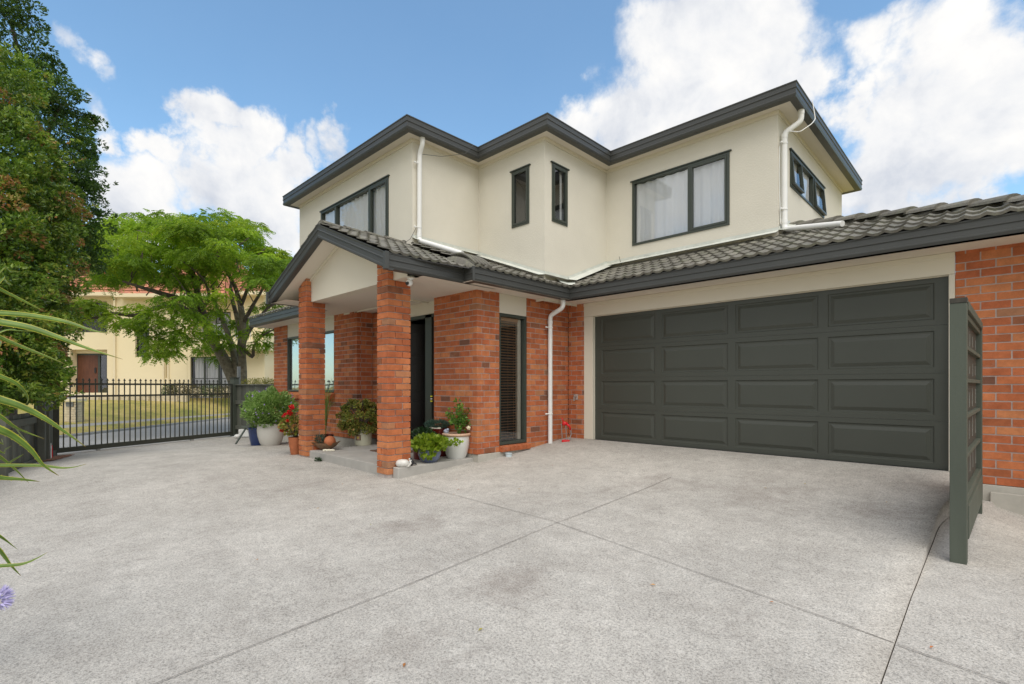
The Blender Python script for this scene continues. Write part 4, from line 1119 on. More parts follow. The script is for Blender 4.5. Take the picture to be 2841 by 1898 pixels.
# white glazed pot with rose
L10 = (-6.02, 4.97, -1.114); p = potted('potted_rose', L10, 'leafy rose bush with one cream bloom in a glossy white pot with a tan rim')
pot_mesh([(.125, 0), (.14, 0), (.17, .07), (.195, .18), (.203, .27), (.200, .335), (.193, .35)], M['potglaze'], p, 0, .19, .345, L10)
m = MB(T_at(L10)); m.lathe((0, 0, 0), [(.19, .340), (.212, .345), (.224, .362), (.222, .378), (.205, .388), (.186, .382), (.184, .35)], 32, caps=False); m.build('rim', M['potrim'], p, smooth=True)
f = MB(); stems = []
for i in range(7):
    a = i*.95; r_ = .08+.06*(i % 3); h = .30+.07*(i % 4)
    b0 = Vector((L10[0]+.03, L10[1]+.03, L10[2]+.35)); b1 = b0+Vector((r_*.5*math.cos(a), r_*.5*math.sin(a), h*.55)); b2 = b0+Vector((r_*math.cos(a), r_*math.sin(a), h)); f.tube([b0, b1, b2], [.009, .006, .003], 5); stems.append((b1, b2))
f.build('stems', L_['rose'], p)
f = MB()
for (b1, b2) in stems:
    for t in (0, .35, .7, 1.0):
        c = b1.lerp(b2, t); C, D = in_ball(12, tuple(c), (.07, .07, .055), .4); leaves(f, C, .050, .62, D+np.array([0, 0, .3]), .5)
C, D = in_ball(60, (L10[0]+.06, L10[1]+.08, L10[2]+.5), (.15, .15, .10), .2); leaves(f, C, .05, .6, D, .5)
f.build('foliage', L_['rose'], p, recalc=False)
f = MB(); rs = (L10[0]+.17, L10[1]+.10, L10[2]+.47); f.ball(rs, .026, 10, 8, (1, 1, 1.15)); bloom(f, rs, .030, 22, .034); f.build('rose_bloom', M['petalwhite'], p, recalc=False)
# blue and white china bird sitting in the rose pot
b = empty('china_bird', (-6.13, 4.87, -.73)); tag(b, 'small blue and white china bird ornament sitting inside the rose pot', 'ornament')
m = MB(T_at((-6.13, 4.86, -.735))); m.ball((0, 0, .035), .040, 14, 9, (1.25, .85, .85)); m.ball((.045, -.01, .062), .022, 10, 8); m.tube([(-.03, 0, .035), (-.10, .02, .022)], [.022, .008], 8); m.tube([(.06, -.012, .062), (.082, -.016, .058)], [.008, .002], 6)
m.build('body', M['bluewhite'], b, smooth=True)
m = MB(T_at((-6.13, 4.86, -.735))); m.lathe((0, 0, 0), [(.05, -.02), (.05, .004), (.03, .008)], 14); m.build('base', M['mortar'], b)

# white ceramic snail-like planter on the step corner
L11 = (-5.885, 3.90, -1.114); b = empty('ceramic_planter', L11); tag(b, 'white marbled ceramic snail planter sitting on the corner of the concrete step', 'ornament')
TT_ = lambda x, y, z: (L11[0]+RX*x+FX*y, L11[1]+RY*x+FY*y, L11[2]+z)
m = MB(TT_); m.lathe((0, 0, 0), [(.055, 0), (.085, .015), (.098, .045), (.085, .080), (.058, .097), (.044, .098), (.040, .088), (.001, .07)], 24, squash=.75)
M['marble'] = plain('marbled_ceramic', (.62, .61, .57), .35, .18, 22, coat=.2)
m.build('shell_bowl', M['marble'], b, smooth='auto')
m = MB(TT_); m.tube([(.03, -.01, .012), (.09, -.012, .014), (.115, -.01, .05), (.10, -.008, .095)], [.022, .020, .015, .009], 10); m.ball((.098, -.01, .108), .012, 8, 6); m.ball((.115, .01, .085), .010, 8, 6)
m.build('neck', M['marble'], b, smooth=True)
b = empty('black_bird_ornament', (-5.87, 4.05, -1.114)); tag(b, 'small black bird ornament just right of the white ceramic planter', 'ornament')
TT2 = lambda x, y, z: (-5.865+RX*x+FX*y, 4.03+RY*x+FY*y, L11[2]+z)
m = MB(TT2); m.ball((0, 0, .045), .040, 14, 9, (1, .8, 1)); m.ball((-.01, 0, .09), .024, 10, 8); m.tube([(.02, 0, .04), (.075, .01, .02)], [.022, .008], 8); m.build('body', M['black'], b, smooth=True)
m = MB(TT2); m.tube([(-.03, -.005, .09), (-.055, -.008, .085)], [.007, .002], 6); m.build('beak', M['potrim'], b)

# pipe stub / drain cup beside the narrow window sill
m = MB(); m.lathe((-5.60, 5.70, -1.16), [(.052, 0), (.052, .075), (.058, .078), (.058, .09), (.044, .09), (.04, .03), (.001, .03)], 24)
M['paleblue'] = plain('pale_blue_plastic', (.52, .60, .63), .45, .05, 5)
tag(place_origin(m.build('drain_cup', M['paleblue'], smooth='auto'), (-5.60, 5.70, -1.16)), 'pale blue plastic drain cup on the concrete below the narrow window', 'drain cup')

# red sprinkler leaning in the garage corner
sp = empty('garden_sprinkler', (-5.5, 7.02, -1.0)); tag(sp, 'red sprinkler with wire legs leaning in the brick corner left of the garage door', 'sprinkler')
TS = lambda x, y, z: (-5.50+RX*x+FX*y, 7.03+RY*x+FY*y, -1.0+z)
m = MB(TS); m.tube([(-.03, 0, .30), (-.01, 0, .37)], [.035, .028], 12); m.ball((-.005, 0, .335), .046, 12, 8, (1.1, .8, .7)); m.tube([(.02, -.02, .33), (.07, -.03, .29), (.09, -.03, .22)], [.022, .018, .014], 8); m.tube([(-.04, 0, .37), (-.06, .01, .44)], [.012, .006], 8); m.build('head', M['red'], sp, smooth=True)
m = MB(TS)
m.tube([(-.07, -.02, .33), (-.055, -.03, .04)], .008, 6); m.tube([(.01, -.02, .30), (.02, -.03, .04)], .008, 6); m.tube([(.08, -.03, .24), (.105, -.03, .15), (.06, -.03, .04)], .009, 6)
m.build('wire_legs', M['metal'], sp)
m = MB(TS); m.box(-.065, -.05, .0, .075, -.01, .05); m.build('foot', M['red'], sp, bevel=.01)

# ================================================================== RIGHT SCREEN
TP = lambda x, y, z: (-.243 + x + (y-0)*.026, 4.75+y, z)
scn_ = empty('timber_screen', (-.2, 4.75, -1.26)); tag(scn_, 'dark green stained timber screen of stacked panels standing right of the garage door', 'screen')
zt = .620
for (y0, y1) in ((0, .095), (1.87, 1.97)):
    m = MB(TP); m.box(0, y0, -1.34, .092, y1, zt-.03 if y0 == 0 else zt-.05)
    m.build('post', M['pgreen'], scn_, bevel=.004)
m = MB(TP); m.box(.0, -.004, zt-.029, .094, .097, zt+.005); m.build('post_cap', M['pcap'], scn_)
m = MB(TP)
m.box(.006, .097, zt-.075, .098, 1.868, zt-.012); m.box(.02, .097, zt-.12, .080, 1.868, zt-.077)
m.build('rail', M['pgreen'], scn_, bevel=.004); m = MB(TP)
m.box(.006, .097, -1.10, .098, 1.868, -.86); m.box(.02, .097, -.858, .085, 1.868, -.80)
m.build('rail', M['pgreen'], scn_, bevel=.004)
zz = [-.80, -.52, -.225, .04, .285, .50]
for k in range(4):
    m = MB(TP); m.box(.018, .097, zz[k+1]-.015, .082, 1.868, zz[k+1]+.015); m.build('cross_bar', M['pgreen'], scn_, bevel=.003)
M['louv'] = plain('worn_panel', (.052, .056, .047), .65, .35, 8, streak=True)
m = MB(TP)
for k in range(5):
    for j in range(9):
        y = .10+j*.197; m.box(.040, y, zz[k]+.001, .052, y+.19, zz[k+1]-.001)
m.build('boards', M['louv'], scn_)
M['pstreak'] = plain('pale_streak_grey', (.34, .34, .31), .7, .3, 30)  # thin upright pale slivers on the right face of the boards
m = MB(TP)
for k in range(5):
    for j in range(5):
        m = MB(TP); y = .25+j*.36+random.uniform(-.05, .05); z0 = zz[k]+.04+random.uniform(0, .04); z1 = zz[k+1]-.04-random.uniform(0, .08)
        m.hexa([(.0525, y, z0), (.0545, y, z0), (.0545, y+.012, z0), (.0525, y+.012, z0)], [(.0525, y+.008, z1), (.0545, y+.008, z1), (.0545, y+.014, z1), (.0525, y+.014, z1)]); m.build('pale_streak', M['pstreak'], scn_)


# ================================================================== GATE AND FENCES
G0 = Vector((-13.93, .87, 0)); G1 = Vector((-15.50, 4.62, 0)); gd = (G1-G0); GL = gd.length; gd.normalize(); gn = Vector((gd.y, -gd.x, 0))
def TG(s, o, z): q = G0+gd*s+gn*o; return (q.x, q.y, z)
gate = empty('driveway_gate', tuple(G0+Vector((0, 0, -1.42)))); tag(gate, 'dark green metal sliding driveway gate of spear topped bars', 'gate')
for (za, zb2) in ((.02, .062), (-.242, -.200)):
    m = MB(TG); m.box(-.02, -.02, za, GL+.02, .02, zb2); m.build('rail', M['gate'], gate)
m = MB(TG); m.box(-.05, -.03, -1.385, GL+.25, .03, -1.285); m.build('bottom_rail', M['gate'], gate, bevel=.004)
for (sa, sb2) in ((-.02, .03), (GL-.03, GL+.02)):
    m = MB(TG); m.box(sa, -.022, -1.285, sb2, .022, .06); m.build('stile', M['gate'], gate)
for i in range(34):
    s_ = .03+(GL-.06)*(i+.7)/34.2
    m = MB(TG); m.box(s_-.009, -.009, -1.284, s_+.009, .009, .10)
    m.hexa([(s_-.028, -.008, .118), (s_+.028, -.008, .118), (s_+.028, .008, .118), (s_-.028, .008, .118)], [(s_-.002, -.002, .172), (s_+.002, -.002, .172), (s_+.002, .002, .172), (s_-.002, .002, .172)])
    m.hexa([(s_-.010, -.007, .101), (s_+.010, -.007, .101), (s_+.010, .007, .101), (s_-.010, .007, .101)], [(s_-.010, -.007, .117), (s_+.010, -.007, .117), (s_+.010, .007, .117), (s_-.010, .007, .117)])
    m.build('bar', M['gate'], gate)
for s_ in (.75, 2.9):
    m = MB(TG); m.tube([(s_, -.02, -1.405), (s_, .02, -1.405)], .035, 14); m.box(s_-.08, -.035, -1.40, s_+.08, -.031, -1.385); m.build('wheel', M['metal'], gate)
m = MB(TG); m.box(-.2, -.02, -1.432, GL, .02, -1.418); tag(place_origin(m.build('gate_track', M['metal']), tuple(G0+Vector((0, 0, -1.43)))), 'thin steel rail set in the concrete under the sliding gate', 'rail')
gp = empty('gate_post', TG(-.10, 0, -1.45)); tag(gp, 'dark green gate post at the left end of the gate by the hedge', 'post')
m = MB(TG); m.box(-.19, -.07, -1.5, -.03, .07, .10); m.build('post', M['gate'], gp)
m = MB(TG); m.box(-.20, -.08, .10, -.02, .08, .115); m.build('cap', M['gate'], gp)
gp = empty('gate_post', TG(GL+.10, 0, -1.45)); tag(gp, 'dark green gate post at the right end of the gate in front of the tree', 'post')
m = MB(TG); m.box(GL+.0+.03, -.10, -1.5, GL+.20, .04, .22); m.build('post', M['pgreen'], gp)
m = MB(TG); m.box(GL+.01, -.115, .22, GL+.22, .055, .245); m.build('cap', M['gate'], gp)
m = MB(TG); m.box(GL+.30, -.16, -.22, GL+.38, -.10, .56); m.box(GL+.32, -.168, .28, GL+.36, -.161, .50)
M['greyp'] = plain('grey_powdercoat', (.17, .18, .18), .5, .06, 5)
tag(place_origin(m.build('gate_bracket', M['greyp'], bevel=.006), TG(GL+.34, -.13, -.22)), 'tall narrow grey metal bracket standing beside the right gate post', 'bracket')
def paling_fence(A, B, z0, z1, label, ncap=True, board=.145, rails=(), rail_side=1, posts=()):
    A, B = Vector(A), Vector(B); d = (B-A).normalized(); L = (B-A).length; n = Vector((d.y, -d.x, 0))*rail_side
    def T(s, o, z): q = A+d*s+n*o; return (q.x, q.y, z)
    f = empty('paling_fence', (A.x, A.y, z0(0))); tag(f, label, 'fence')
    k = int(L/board); m = MB(T)
    for i in range(k):
        s0 = i*board+.003; s1 = (i+1)*board-.003; j = random.uniform(-.004, .004)
        m.rv = random.random()
        m.hexa([(s0, -.01+j, z0(s0/L)), (s1, -.01+j, z0(s1/L)), (s1, .01+j, z0(s1/L)), (s0, .01+j, z0(s0/L))], [(s0, -.01+j, z1(s0/L)), (s1, -.01+j, z1(s1/L)), (s1, .01+j, z1(s1/L)), (s0, .01+j, z1(s0/L))])
    m.build('palings', M['pgreen2'], f)
    for (ra, rb_) in rails:
        m = MB(T); h = lambda t, q: z0(t)+(z1(t)-z0(t))*q
        m.hexa([(0, .016, h(0, ra)), (L, .016, h(1, ra)), (L, .06, h(1, ra)), (0, .06, h(0, ra))], [(0, .016, h(0, rb_)), (L, .016, h(1, rb_)), (L, .06, h(1, rb_)), (0, .06, h(0, rb_))]); m.build('rail', M['pgreen2'], f, bevel=.003)
    for t in posts:
        s = t*L; m = MB(T); m.box(s-.05, .062, z0(t)-.1, s+.05, .16, z1(t)); m.build('post', M['pgreen2'], f, bevel=.004)
    if ncap:
        m = MB(T); m.hexa([(0, -.03, z1(0)), (L, -.03, z1(1)), (L, .065, z1(1)), (0, .065, z1(0))], [(0, -.03, z1(0)+.03), (L, -.03, z1(1)+.03), (L, .065, z1(1)+.03), (0, .065, z1(0)+.03)]); m.build('capping', M['pgreen2'], f)
    return f
paling_fence(TG(GL+.16, -.02, 0), (-13.36, 5.12, 0), lambda t: -1.40+.06*t, lambda t: .02, 'dark green timber paling fence between the gate and the brick wall', rails=((.12, .20), (.62, .70)), rail_side=1)
# left fence, two stretches stepping down toward the camera
FA = (-13.86, .80, 0); FM = (-12.5, .46, 0); FB = (-7.6, -.85, 0)
paling_fence(FA, FM, lambda t: -1.45, lambda t: .05-.12*t, 'tall grey green boards at the left end of the gate below the hedge', ncap=False, rails=((.02, .09),), rail_side=-1, posts=(.97,))
paling_fence((-12.80, .545, 0), FB, lambda t: -1.46, lambda t: -.47+.0*t, 'low grey green paling fence along the left edge of the driveway under the hedge', ncap=False, rails=((.03, .16), (.80, .92)), rail_side=-1, posts=(.0, .42, .8))
# gate motor and bits
o = empty('gate_motor', (-15.05, 4.70, -1.40)); tag(o, 'white gate motor box on the ground beside the right gate post', 'gate motor')
m = MB(lambda x, y, z: (-15.0+RX*x+FX*y, 4.84+RY*x+FY*y, -1.40+z)); m.box(-.16, -.1, 0, .18, .12, .20); m.box(-.15, -.105, .13, .06, -.101, .17); m.build('cover', M['white'], o, bevel=.02)
m = MB(lambda x, y, z: (-14.8+RX*x+FX*y, 4.55+RY*x+FY*y, -1.40+z)); m.ball((0, 0, .04), .075, 14, 8, (1, 1, .7)); m.tube([(-.15, .02, .02), (-.05, 0, .03)], .01, 6)
tag(place_origin(m.build('plastic_float', M['white'], smooth=True), (-14.8, 4.55, -1.39)), 'rounded white plastic cap lying in front of the gate motor', 'cap')
o = empty('edging_stack', (-13.05, .72, -1.44)); tag(o, 'stack of white and red plastic edging strips leaning on the left fence', 'edging')
for i in range(5):
    x = -13.12+i*.075; y = .735-i*.020; h = .40-.05*abs(i-3.0)
    m = MB(); m.box(x, y, -1.445, x+.065, y+.022, -1.445+h); m.box(x+.012, y-.002, -1.445+h+.001, x+.052, y+.018, -1.445+h+.05); m.build('strip', M['white'] if i % 2 else M['red'] if i == 0 else M['white'], o)
ch = MB()
for i in range(420):
    t = rng.uniform(0, 1); x = -13.6+1.25*t+rng.normal()*.05; y = .85-.30*t+rng.uniform(.0, .26)*(1-t*.4); a = rng.uniform(0, PI); l = rng.uniform(.02, .05); w_ = .014
    z = gz(x, y)+rng.uniform(.004, .02); ch.rv = rng.uniform(0, 1); ca, sa = math.cos(a), math.sin(a)
    ch.poly([(x-l*ca+w_*sa, y-l*sa-w_*ca, z), (x+l*ca+w_*sa, y+l*sa-w_*ca, z+.004), (x+l*ca-w_*sa, y+l*sa+w_*ca, z+.006), (x-l*ca-w_*sa, y-l*sa+w_*ca, z+.003)])
o = ch.build('bark_mulch', M['chips'], recalc=False); o['kind'] = 'stuff'; o['label'] = 'reddish bark chips scattered at the foot of the left fence'; o['category'] = 'mulch'
# fallen leaves
fl_ = MB()
for i in range(30):
    x = rng.uniform(-9, .5); y = rng.uniform(1.2, 6.6)
    if x < -5.7 and y > 3.5: continue
    z = (gz if x < JX else gside)(x, y)+.008; fl_.rv = rng.uniform(0, 1); a = rng.uniform(0, PI); l = rng.uniform(.010, .020); ca, sa = math.cos(a), math.sin(a); w_ = l*.45
    fl_.poly([(x-l*ca, y-l*sa, z), (x+w_*sa, y-w_*ca, z+.004), (x+l*ca, y+l*sa, z+.002), (x-w_*sa, y+w_*ca, z+.005)])
M['fallen'] = leafmat('fallen_leaves', [(0, (.30, .30, .05)), (.5, (.45, .22, .05)), (1, (.40, .12, .05))], .1, .6)
o = fl_.build('fallen_leaves', M['fallen'], recalc=False); o['kind'] = 'stuff'; o['label'] = 'small yellow and orange leaves scattered over the driveway'; o['category'] = 'leaves'
f = MB(); C, D = in_ball(120, (-8.05, 3.70, -1.225), (.10, .05, .05), .2); leaves(f, C, .035, .5, D+np.array([0, 0, .6]), .5)
tag(place_origin(f.build('weed', L_['deep'], recalc=False), (-8.05, 3.70, -1.26)), 'small green weed growing at the foot of the porch step', 'weed')

# ================================================================== FEATHERY TREE
TRD = 18.0
def tp_(px, py, d): return ((px-1420.5)/1387*d, d, (1071-py)/1387*d)
tree = empty('feathery_tree', cw(*tp_(668, 1200, TRD))); tag(tree, 'spreading tree with feathery bright green foliage and grey lichen covered trunks beyond the gate', 'tree')
tree.location.z = -1.6
limbs = []
def limb(pts, r0, r1, mat='bark', mb=None):
    P = [Vector(cw(*tp_(*p))) for p in pts]
    Q = [P[0]]
    for i in range(len(P)-1):
        p0 = P[max(i-1, 0)]; p1 = P[i]; p2 = P[i+1]; p3 = P[min(i+2, len(P)-1)]
        for k in range(1, 5):
            t = k/4; q = .5*((2*p1)+(-p0+p2)*t+(2*p0-5*p1+4*p2-p3)*t*t+(-p0+3*p1-3*p2+p3)*t**3); Q.append(q)
    n = len(Q); mb.tube(Q, [r0+(r1-r0)*(i/(n-1)) for i in range(n)], 9); return Q
tk = MB()
limb([(668, 1205, 18), (664, 1120, 18), (650, 1060, 18), (618, 990, 17.8), (590, 945, 17.5), (572, 900, 17.2)], .24, .15, mb=tk)
limb([(665, 1120, 18), (662, 1060, 18), (652, 1000, 18), (640, 950, 18.2), (622, 900, 18.4)], .15, .08, mb=tk)
limb([(668, 1110, 18), (668, 1040, 18.1), (664, 980, 18.3), (668, 930, 18.5), (655, 870, 18.6)], .14, .08, mb=tk)
limb([(670, 1120, 18), (674, 1050, 18), (672, 980, 17.8), (674, 900, 17.7), (668, 850, 17.7)], .16, .10, mb=tk)
tk.build('trunk', M['lichen'], tree, smooth=True)
br = MB()
BR = [([(572, 900, 17.2), (560, 860, 17), (545, 800, 16.8), (530, 740, 16.7), (520, 690, 16.8)], .15, .04),
      ([(572, 900, 17.2), (520, 840, 16.6), (450, 815, 16), (400, 800, 15.7), (340, 780, 15.5)], .12, .03),
      ([(575, 905, 17.2), (500, 850, 16.2), (430, 855, 15.6), (380, 875, 15.3), (310, 870, 15.0), (250, 885, 14.8), (205, 880, 14.7)], .09, .03),
      ([(560, 860, 17), (500, 790, 17.2), (440, 740, 17.5), (360, 735, 17.8), (300, 720, 18)], .09, .025),
      ([(545, 800, 16.8), (570, 760, 16.6), (600, 720, 16.5), (605, 650, 16.5)], .07, .02),
      ([(622, 900, 18.4), (600, 850, 18.8), (590, 790, 19), (585, 720, 19.2), (600, 660, 19.4)], .08, .02),
      ([(655, 870, 18.6), (640, 800, 19), (660, 730, 19.4), (680, 680, 19.6)], .08, .02),
      ([(668, 850, 17.7), (650, 790, 17.4), (620, 740, 17.2), (600, 700, 17)], .09, .02),
      ([(674, 900, 17.7), (700, 850, 17.6), (730, 800, 17.5), (755, 745, 17.4)], .08, .02),
      ([(676, 950, 17.8), (690, 920, 17.9), (720, 880, 18.2), (750, 850, 18.4), (785, 835, 18.6)], .09, .025),
      ([(670, 960, 17.7), (700, 990, 17.7), (705, 960, 17.7), (730, 930, 17.6), (780, 905, 17.5)], .07, .02),
      ([(668, 850, 17.7), (690, 790, 17.4), (700, 730, 17.2), (735, 690, 17)], .07, .02),
      ([(560, 860, 17), (580, 820, 16.5), (560, 770, 15.9), (500, 720, 15.4)], .07, .02),
      ([(530, 740, 16.7), (470, 690, 16.6), (420, 650, 16.5), (380, 640, 16.5)], .05, .015),
      ([(600, 720, 16.5), (650, 690, 16.3), (690, 660, 16.2)], .05, .015)]
for b_ in BR: limb(b_[0], b_[1], b_[2], mb=br)
for i in range(90):
    px = rng.uniform(300, 780); py = rng.uniform(690, 900) ; d = rng.uniform(15.5, 19.5)
    if (px < 450 and py > 820) or py-95 < 640+max(0, px-640)*.9: continue
    dx = rng.uniform(-60, 60); limb([(px, py, d), (px+dx*.5, py-35, d), (px+dx, py-60-rng.uniform(0, 40), d+rng.uniform(-.4, .4))], .022, .008, mb=br)
br.build('branches', M['bark'], tree, smooth=True)
fo = MB()
pads = []
def pad(px, py, d, rw, rh=.28, n=150): pads.append((px, py, d, rw, rh, n))
outline = [(262, 640), (300, 610), (340, 600), (375, 590), (420, 595), (455, 590), (500, 600), (540, 598), (575, 595), (612, 585), (640, 592), (675, 610), (700, 615), (715, 625), (730, 690), (765, 695), (800, 710), (690, 650), (640, 640), (700, 700)]
for (x, y) in outline: pad(x, y+14, rng.uniform(16.5, 19), .55, .20, 110)
for (x, y) in ((275, 690), (300, 660), (262, 730), (330, 640), (720, 690), (750, 740), (780, 745), (560, 640), (470, 640), (400, 640), (640, 650), (350, 700), (690, 760)): pad(x, y, rng.uniform(16, 19), .5, .2, 150)
for (x, y) in ((340, 770), (390, 760), (300, 770), (440, 770), (370, 730), (420, 720), (480, 740), (520, 700), (560, 720), (610, 740), (660, 720), (500, 660), (590, 660), (280, 790), (720, 780)): pad(x, y, rng.uniform(15.5, 18.5), .55, .2, 150)
for i in range(135):
    x = rng.uniform(250, 800); top = 600 + max(0, (x-640))*.75 + max(0, 330-x)*.25
    y = rng.uniform(top+15, 790) if rng.random() < .6 else rng.uniform(top+10, 740)
    if x > 690 and y > 800: continue
    pad(x, y, rng.uniform(15, 20.0), rng.uniform(.4, .68), rng.uniform(.14, .26), 140)
for (x, y, d) in ((560, 905, 15.6), (530, 880, 15.4), (505, 870, 15.6), (470, 860, 15.5), (600, 870, 16), (560, 830, 15.4), (620, 820, 15.6), (520, 830, 15), (440, 900, 15.2), (400, 920, 15.2), (370, 900, 15), (345, 905, 15), (320, 890, 14.9), (250, 860, 14.7), (220, 870, 14.7), (270, 850, 14.9), (190, 880, 14.6), (205, 850, 14.6), (235, 845, 14.6), (480, 930, 15.4), (460, 960, 15.4), (500, 950, 15.5), (440, 970, 15.4), (425, 945, 15.3), (520, 925, 15.6), (475, 900, 15.3), (540, 950, 16), (410, 880, 15), (380, 860, 15.2), (450, 840, 15.2), (590, 930, 16.5), (610, 940, 17.0), (640, 960, 17.5), (690, 930, 17.2), (720, 960, 17.6), (750, 930, 18), (700, 890, 18.6), (770, 905, 18), (660, 900, 19), (610, 1000, 19), (640, 905, 18.8), (600, 965, 18.8), (560, 975, 18.3), (720, 860, 19), (760, 850, 19), (420, 985, 15.5), (465, 985, 15.6), (755, 965, 18)):
    pad(x, y, d, .42, .2, 105)
for (px, py, d, rw, rh, n) in pads:
    c = np.array(cw(*tp_(px, py, d)))
    # pad of drooping fronds: each frond is a short spine with rows of leaflets
    nf = int(n*.30); pl_ = rng.uniform(0, .45); ph_ = pl_+rng.uniform(.3, .55)
    a = rng.uniform(0, 2*PI, nf); rr = np.sqrt(rng.uniform(0, 1, nf))*rw
    base = np.stack([c[0]+rr*.7*np.cos(a), c[1]+rr*.7*np.sin(a), c[2]+rh*(1-(rr/rw)**2)*rng.uniform(.3, 1, nf)+rng.normal(size=nf)*.05], 1)
    dirv = np.stack([np.cos(a), np.sin(a), -.25-.5*rng.uniform(0, 1, nf)], 1)+rng.normal(size=(nf, 3))*.35
    dirv /= np.linalg.norm(dirv, axis=1)[:, None]
    for k in range(7):
        t = (k+.5)/7; q = base + dirv*(t*.34) + np.array([0, 0, -.10])*t*t
        side = np.cross(dirv, [0, 0, 1]); side /= np.linalg.norm(side, axis=1)[:, None]+1e-6
        for sgn in (-1, 1):
            qq = q + side*sgn*.045*(1-t*.5)
            leaves(fo, qq, .12*(1-.35*t), .36, side*sgn+dirv*.6, .25, droop=.35, rlo=pl_, rhi=min(1, ph_))
fo.build('crown', L_['feather'], tree, recalc=False)

# ================================================================== LEFT HEDGE AND DARK TREE
def pxy(px, py, d): return np.array(cw((px-1420.5)/1387*d, d, (1071-py)/1387*d))
def bushy(name, label, clumps, leaf, mat, size, asp, trunk_pts, per=1.0, shell=.55, cat='tree'):
    base = trunk_pts[0]; o = empty(name, base); tag(o, label, cat)
    m = MB()
    for tpnts, r0, r1 in trunk_pts[1]: m.tube(tpnts, [r0+(r1-r0)*i/(len(tpnts)-1) for i in range(len(tpnts))], 8)
    m.build('trunk', M['bark'], o, smooth=True)
    f = MB()
    for (px, py, d, rx, rz, n) in clumps:
        c = pxy(px, py, d); k = max(6, int(n*per/115))
        S0, SD = in_ball(k, c, (rx, rx, rz), .62)
        for p0, d0 in zip(S0, SD):
            r0 = rng.uniform(.11, .24)*(.75+.35*rx)
            C, D = in_ball(int(105*(r0/.17)**1.5), p0, (r0, r0, r0*.8), .72)
            up = (D @ (d0*.6+np.array([0, 0, .8]))) > -.45
            C, D = C[up], D[up]
            leaves(f, C, size, asp, D*.5+d0*.5+np.array([0, 0, .15]), .55, droop=.1, rlo=.80 if (q_ := rng.random()) < .07 else rng.uniform(0, .3), rhi=1.0 if q_ < .07 else rng.uniform(.55, .95))
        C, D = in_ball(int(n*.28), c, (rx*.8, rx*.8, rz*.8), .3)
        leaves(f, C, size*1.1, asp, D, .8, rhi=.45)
        ns = k//5
        for q in range(ns):
            i0 = rng.integers(0, len(S0)); p0 = S0[i0]; dd = SD[i0]+np.array([0, 0, .35])+rng.normal(size=3)*.3; dd /= np.linalg.norm(dd)
            L = rng.uniform(.30, .62)*min(1.1, rx+.2); tt = rng.uniform(.2, 1, 20)[:, None]
            leaves(f, p0+dd*L*tt+np.array([0, 0, -.18])*tt**2*L+rng.normal(size=(20, 3))*.022, size*1.05, asp, dd, .7)
    f.build('crown', mat, o, recalc=False)
    return o
hed = []
R2 = random.Random(5)
# (px, py, depth, radius, radius_z, leaves)
for (px, py, d, rx, rz) in ((30, 1010, 8.6, .75, .55), (95, 1000, 9.6, .58, .55), (118, 960, 10.2, .46, .5), (60, 900, 9.0, .8, .7), (100, 870, 9.8, .58, .6), (-20, 850, 8.2, .8, .8), (60, 760, 9.2, .85, .75), (118, 790, 10, .48, .5), (20, 640, 9.0, .9, .8), (110, 660, 9.8, .8, .75), (-60, 950, 8.2, .9, .9), (-60, 700, 8.4, 1.0, 1.0), (95, 1065, 9.4, .42, .22), (35, 1090, 8.4, .55, .28), (-40, 1080, 7.8, .6, .3), (128, 905, 10.3, .38, .42), (140, 1010, 10.7, .26, .32), (70, 560, 9.4, .85, .7), (0, 440, 9.0, .8, .9), (60, 420, 9.6, .7, .7), (20, 290, 9.4, .6, .6), (-30, 560, 8.8, .8, .8), (110, 500, 10.0, .5, .5), (55, 210, 10.0, .42, .45)):
    hed.append((px, py, d, rx, rz, 5200*rx*rx+900))
bx_, by_, _ = pxy(40, 1071, 9.3)
bushy('lilly_pilly_hedge', 'tall clipped hedge with glossy green and reddish new leaves above the left fence', hed, None, L_['hedge'], .074, .5,
      ((bx_-.2, by_-.35, -1.5), [([(bx_-.2, by_-.35, -1.6), (bx_-.2, by_-.3, -.5), (bx_-.1, by_-.3, 1.2), (bx_, by_-.3, 3)], .09, .03), ([(bx_+.6, by_-.6, -1.6), (bx_+.5, by_-.5, 0), (bx_+.4, by_-.5, 2)], .07, .02)]), cat='hedge')
drk = []
for (px, py, d, rx, rz) in ((230, 610, 12.0, .62, .55), (210, 690, 12.2, .62, .5), (160, 560, 11.8, .85, .8), (250, 540, 12.2, .42, .42), (190, 720, 12.4, .6, .35), (215, 470, 12.0, .55, .5), (245, 420, 12.1, .32, .30), (170, 440, 11.6, .75, .7), (120, 350, 11.2, .85, .8), (200, 330, 11.8, .42, .28), (165, 270, 11.6, .45, .35), (90, 230, 11.0, .75, .7), (30, 120, 10.8, .75, .8), (40, 10, 10.6, .45, .5), (0, 300, 11.2, .8, 1.0), (-30, 30, 10.4, .7, .8), (255, 330, 12, .22, .12), (130, 170, 11.3, .22, .18), (150, 640, 11.8, .7, .6), (100, 450, 10.9, .9, .9)):
    drk.append((px, py, d, rx, rz, 4300*rx*rx+350))
bx2, by2, _ = pxy(120, 1071, 12.2)
bushy('evergreen_tree', 'tall dark evergreen tree with small leaves rising behind the hedge at the left edge', drk, None, L_['dark'], .075, .42,
      ((bx2, by2-.6, -1.5), [([(bx2, by2-.6, -1.6), (bx2, by2-.6, 1), (bx2+.1, by2-.7, 3), tuple(pxy(90, 300, 11.2)), tuple(pxy(30, 60, 10.8))], .17, .03),
                         ([(bx2+.1, by2-.7, 2.5), tuple(pxy(180, 560, 11.9)), tuple(pxy(235, 430, 12.1))], .07, .015),
                         ([tuple(pxy(110, 420, 11.2)), tuple(pxy(170, 290, 11.6)), tuple(pxy(255, 325, 12))], .05, .01)]))

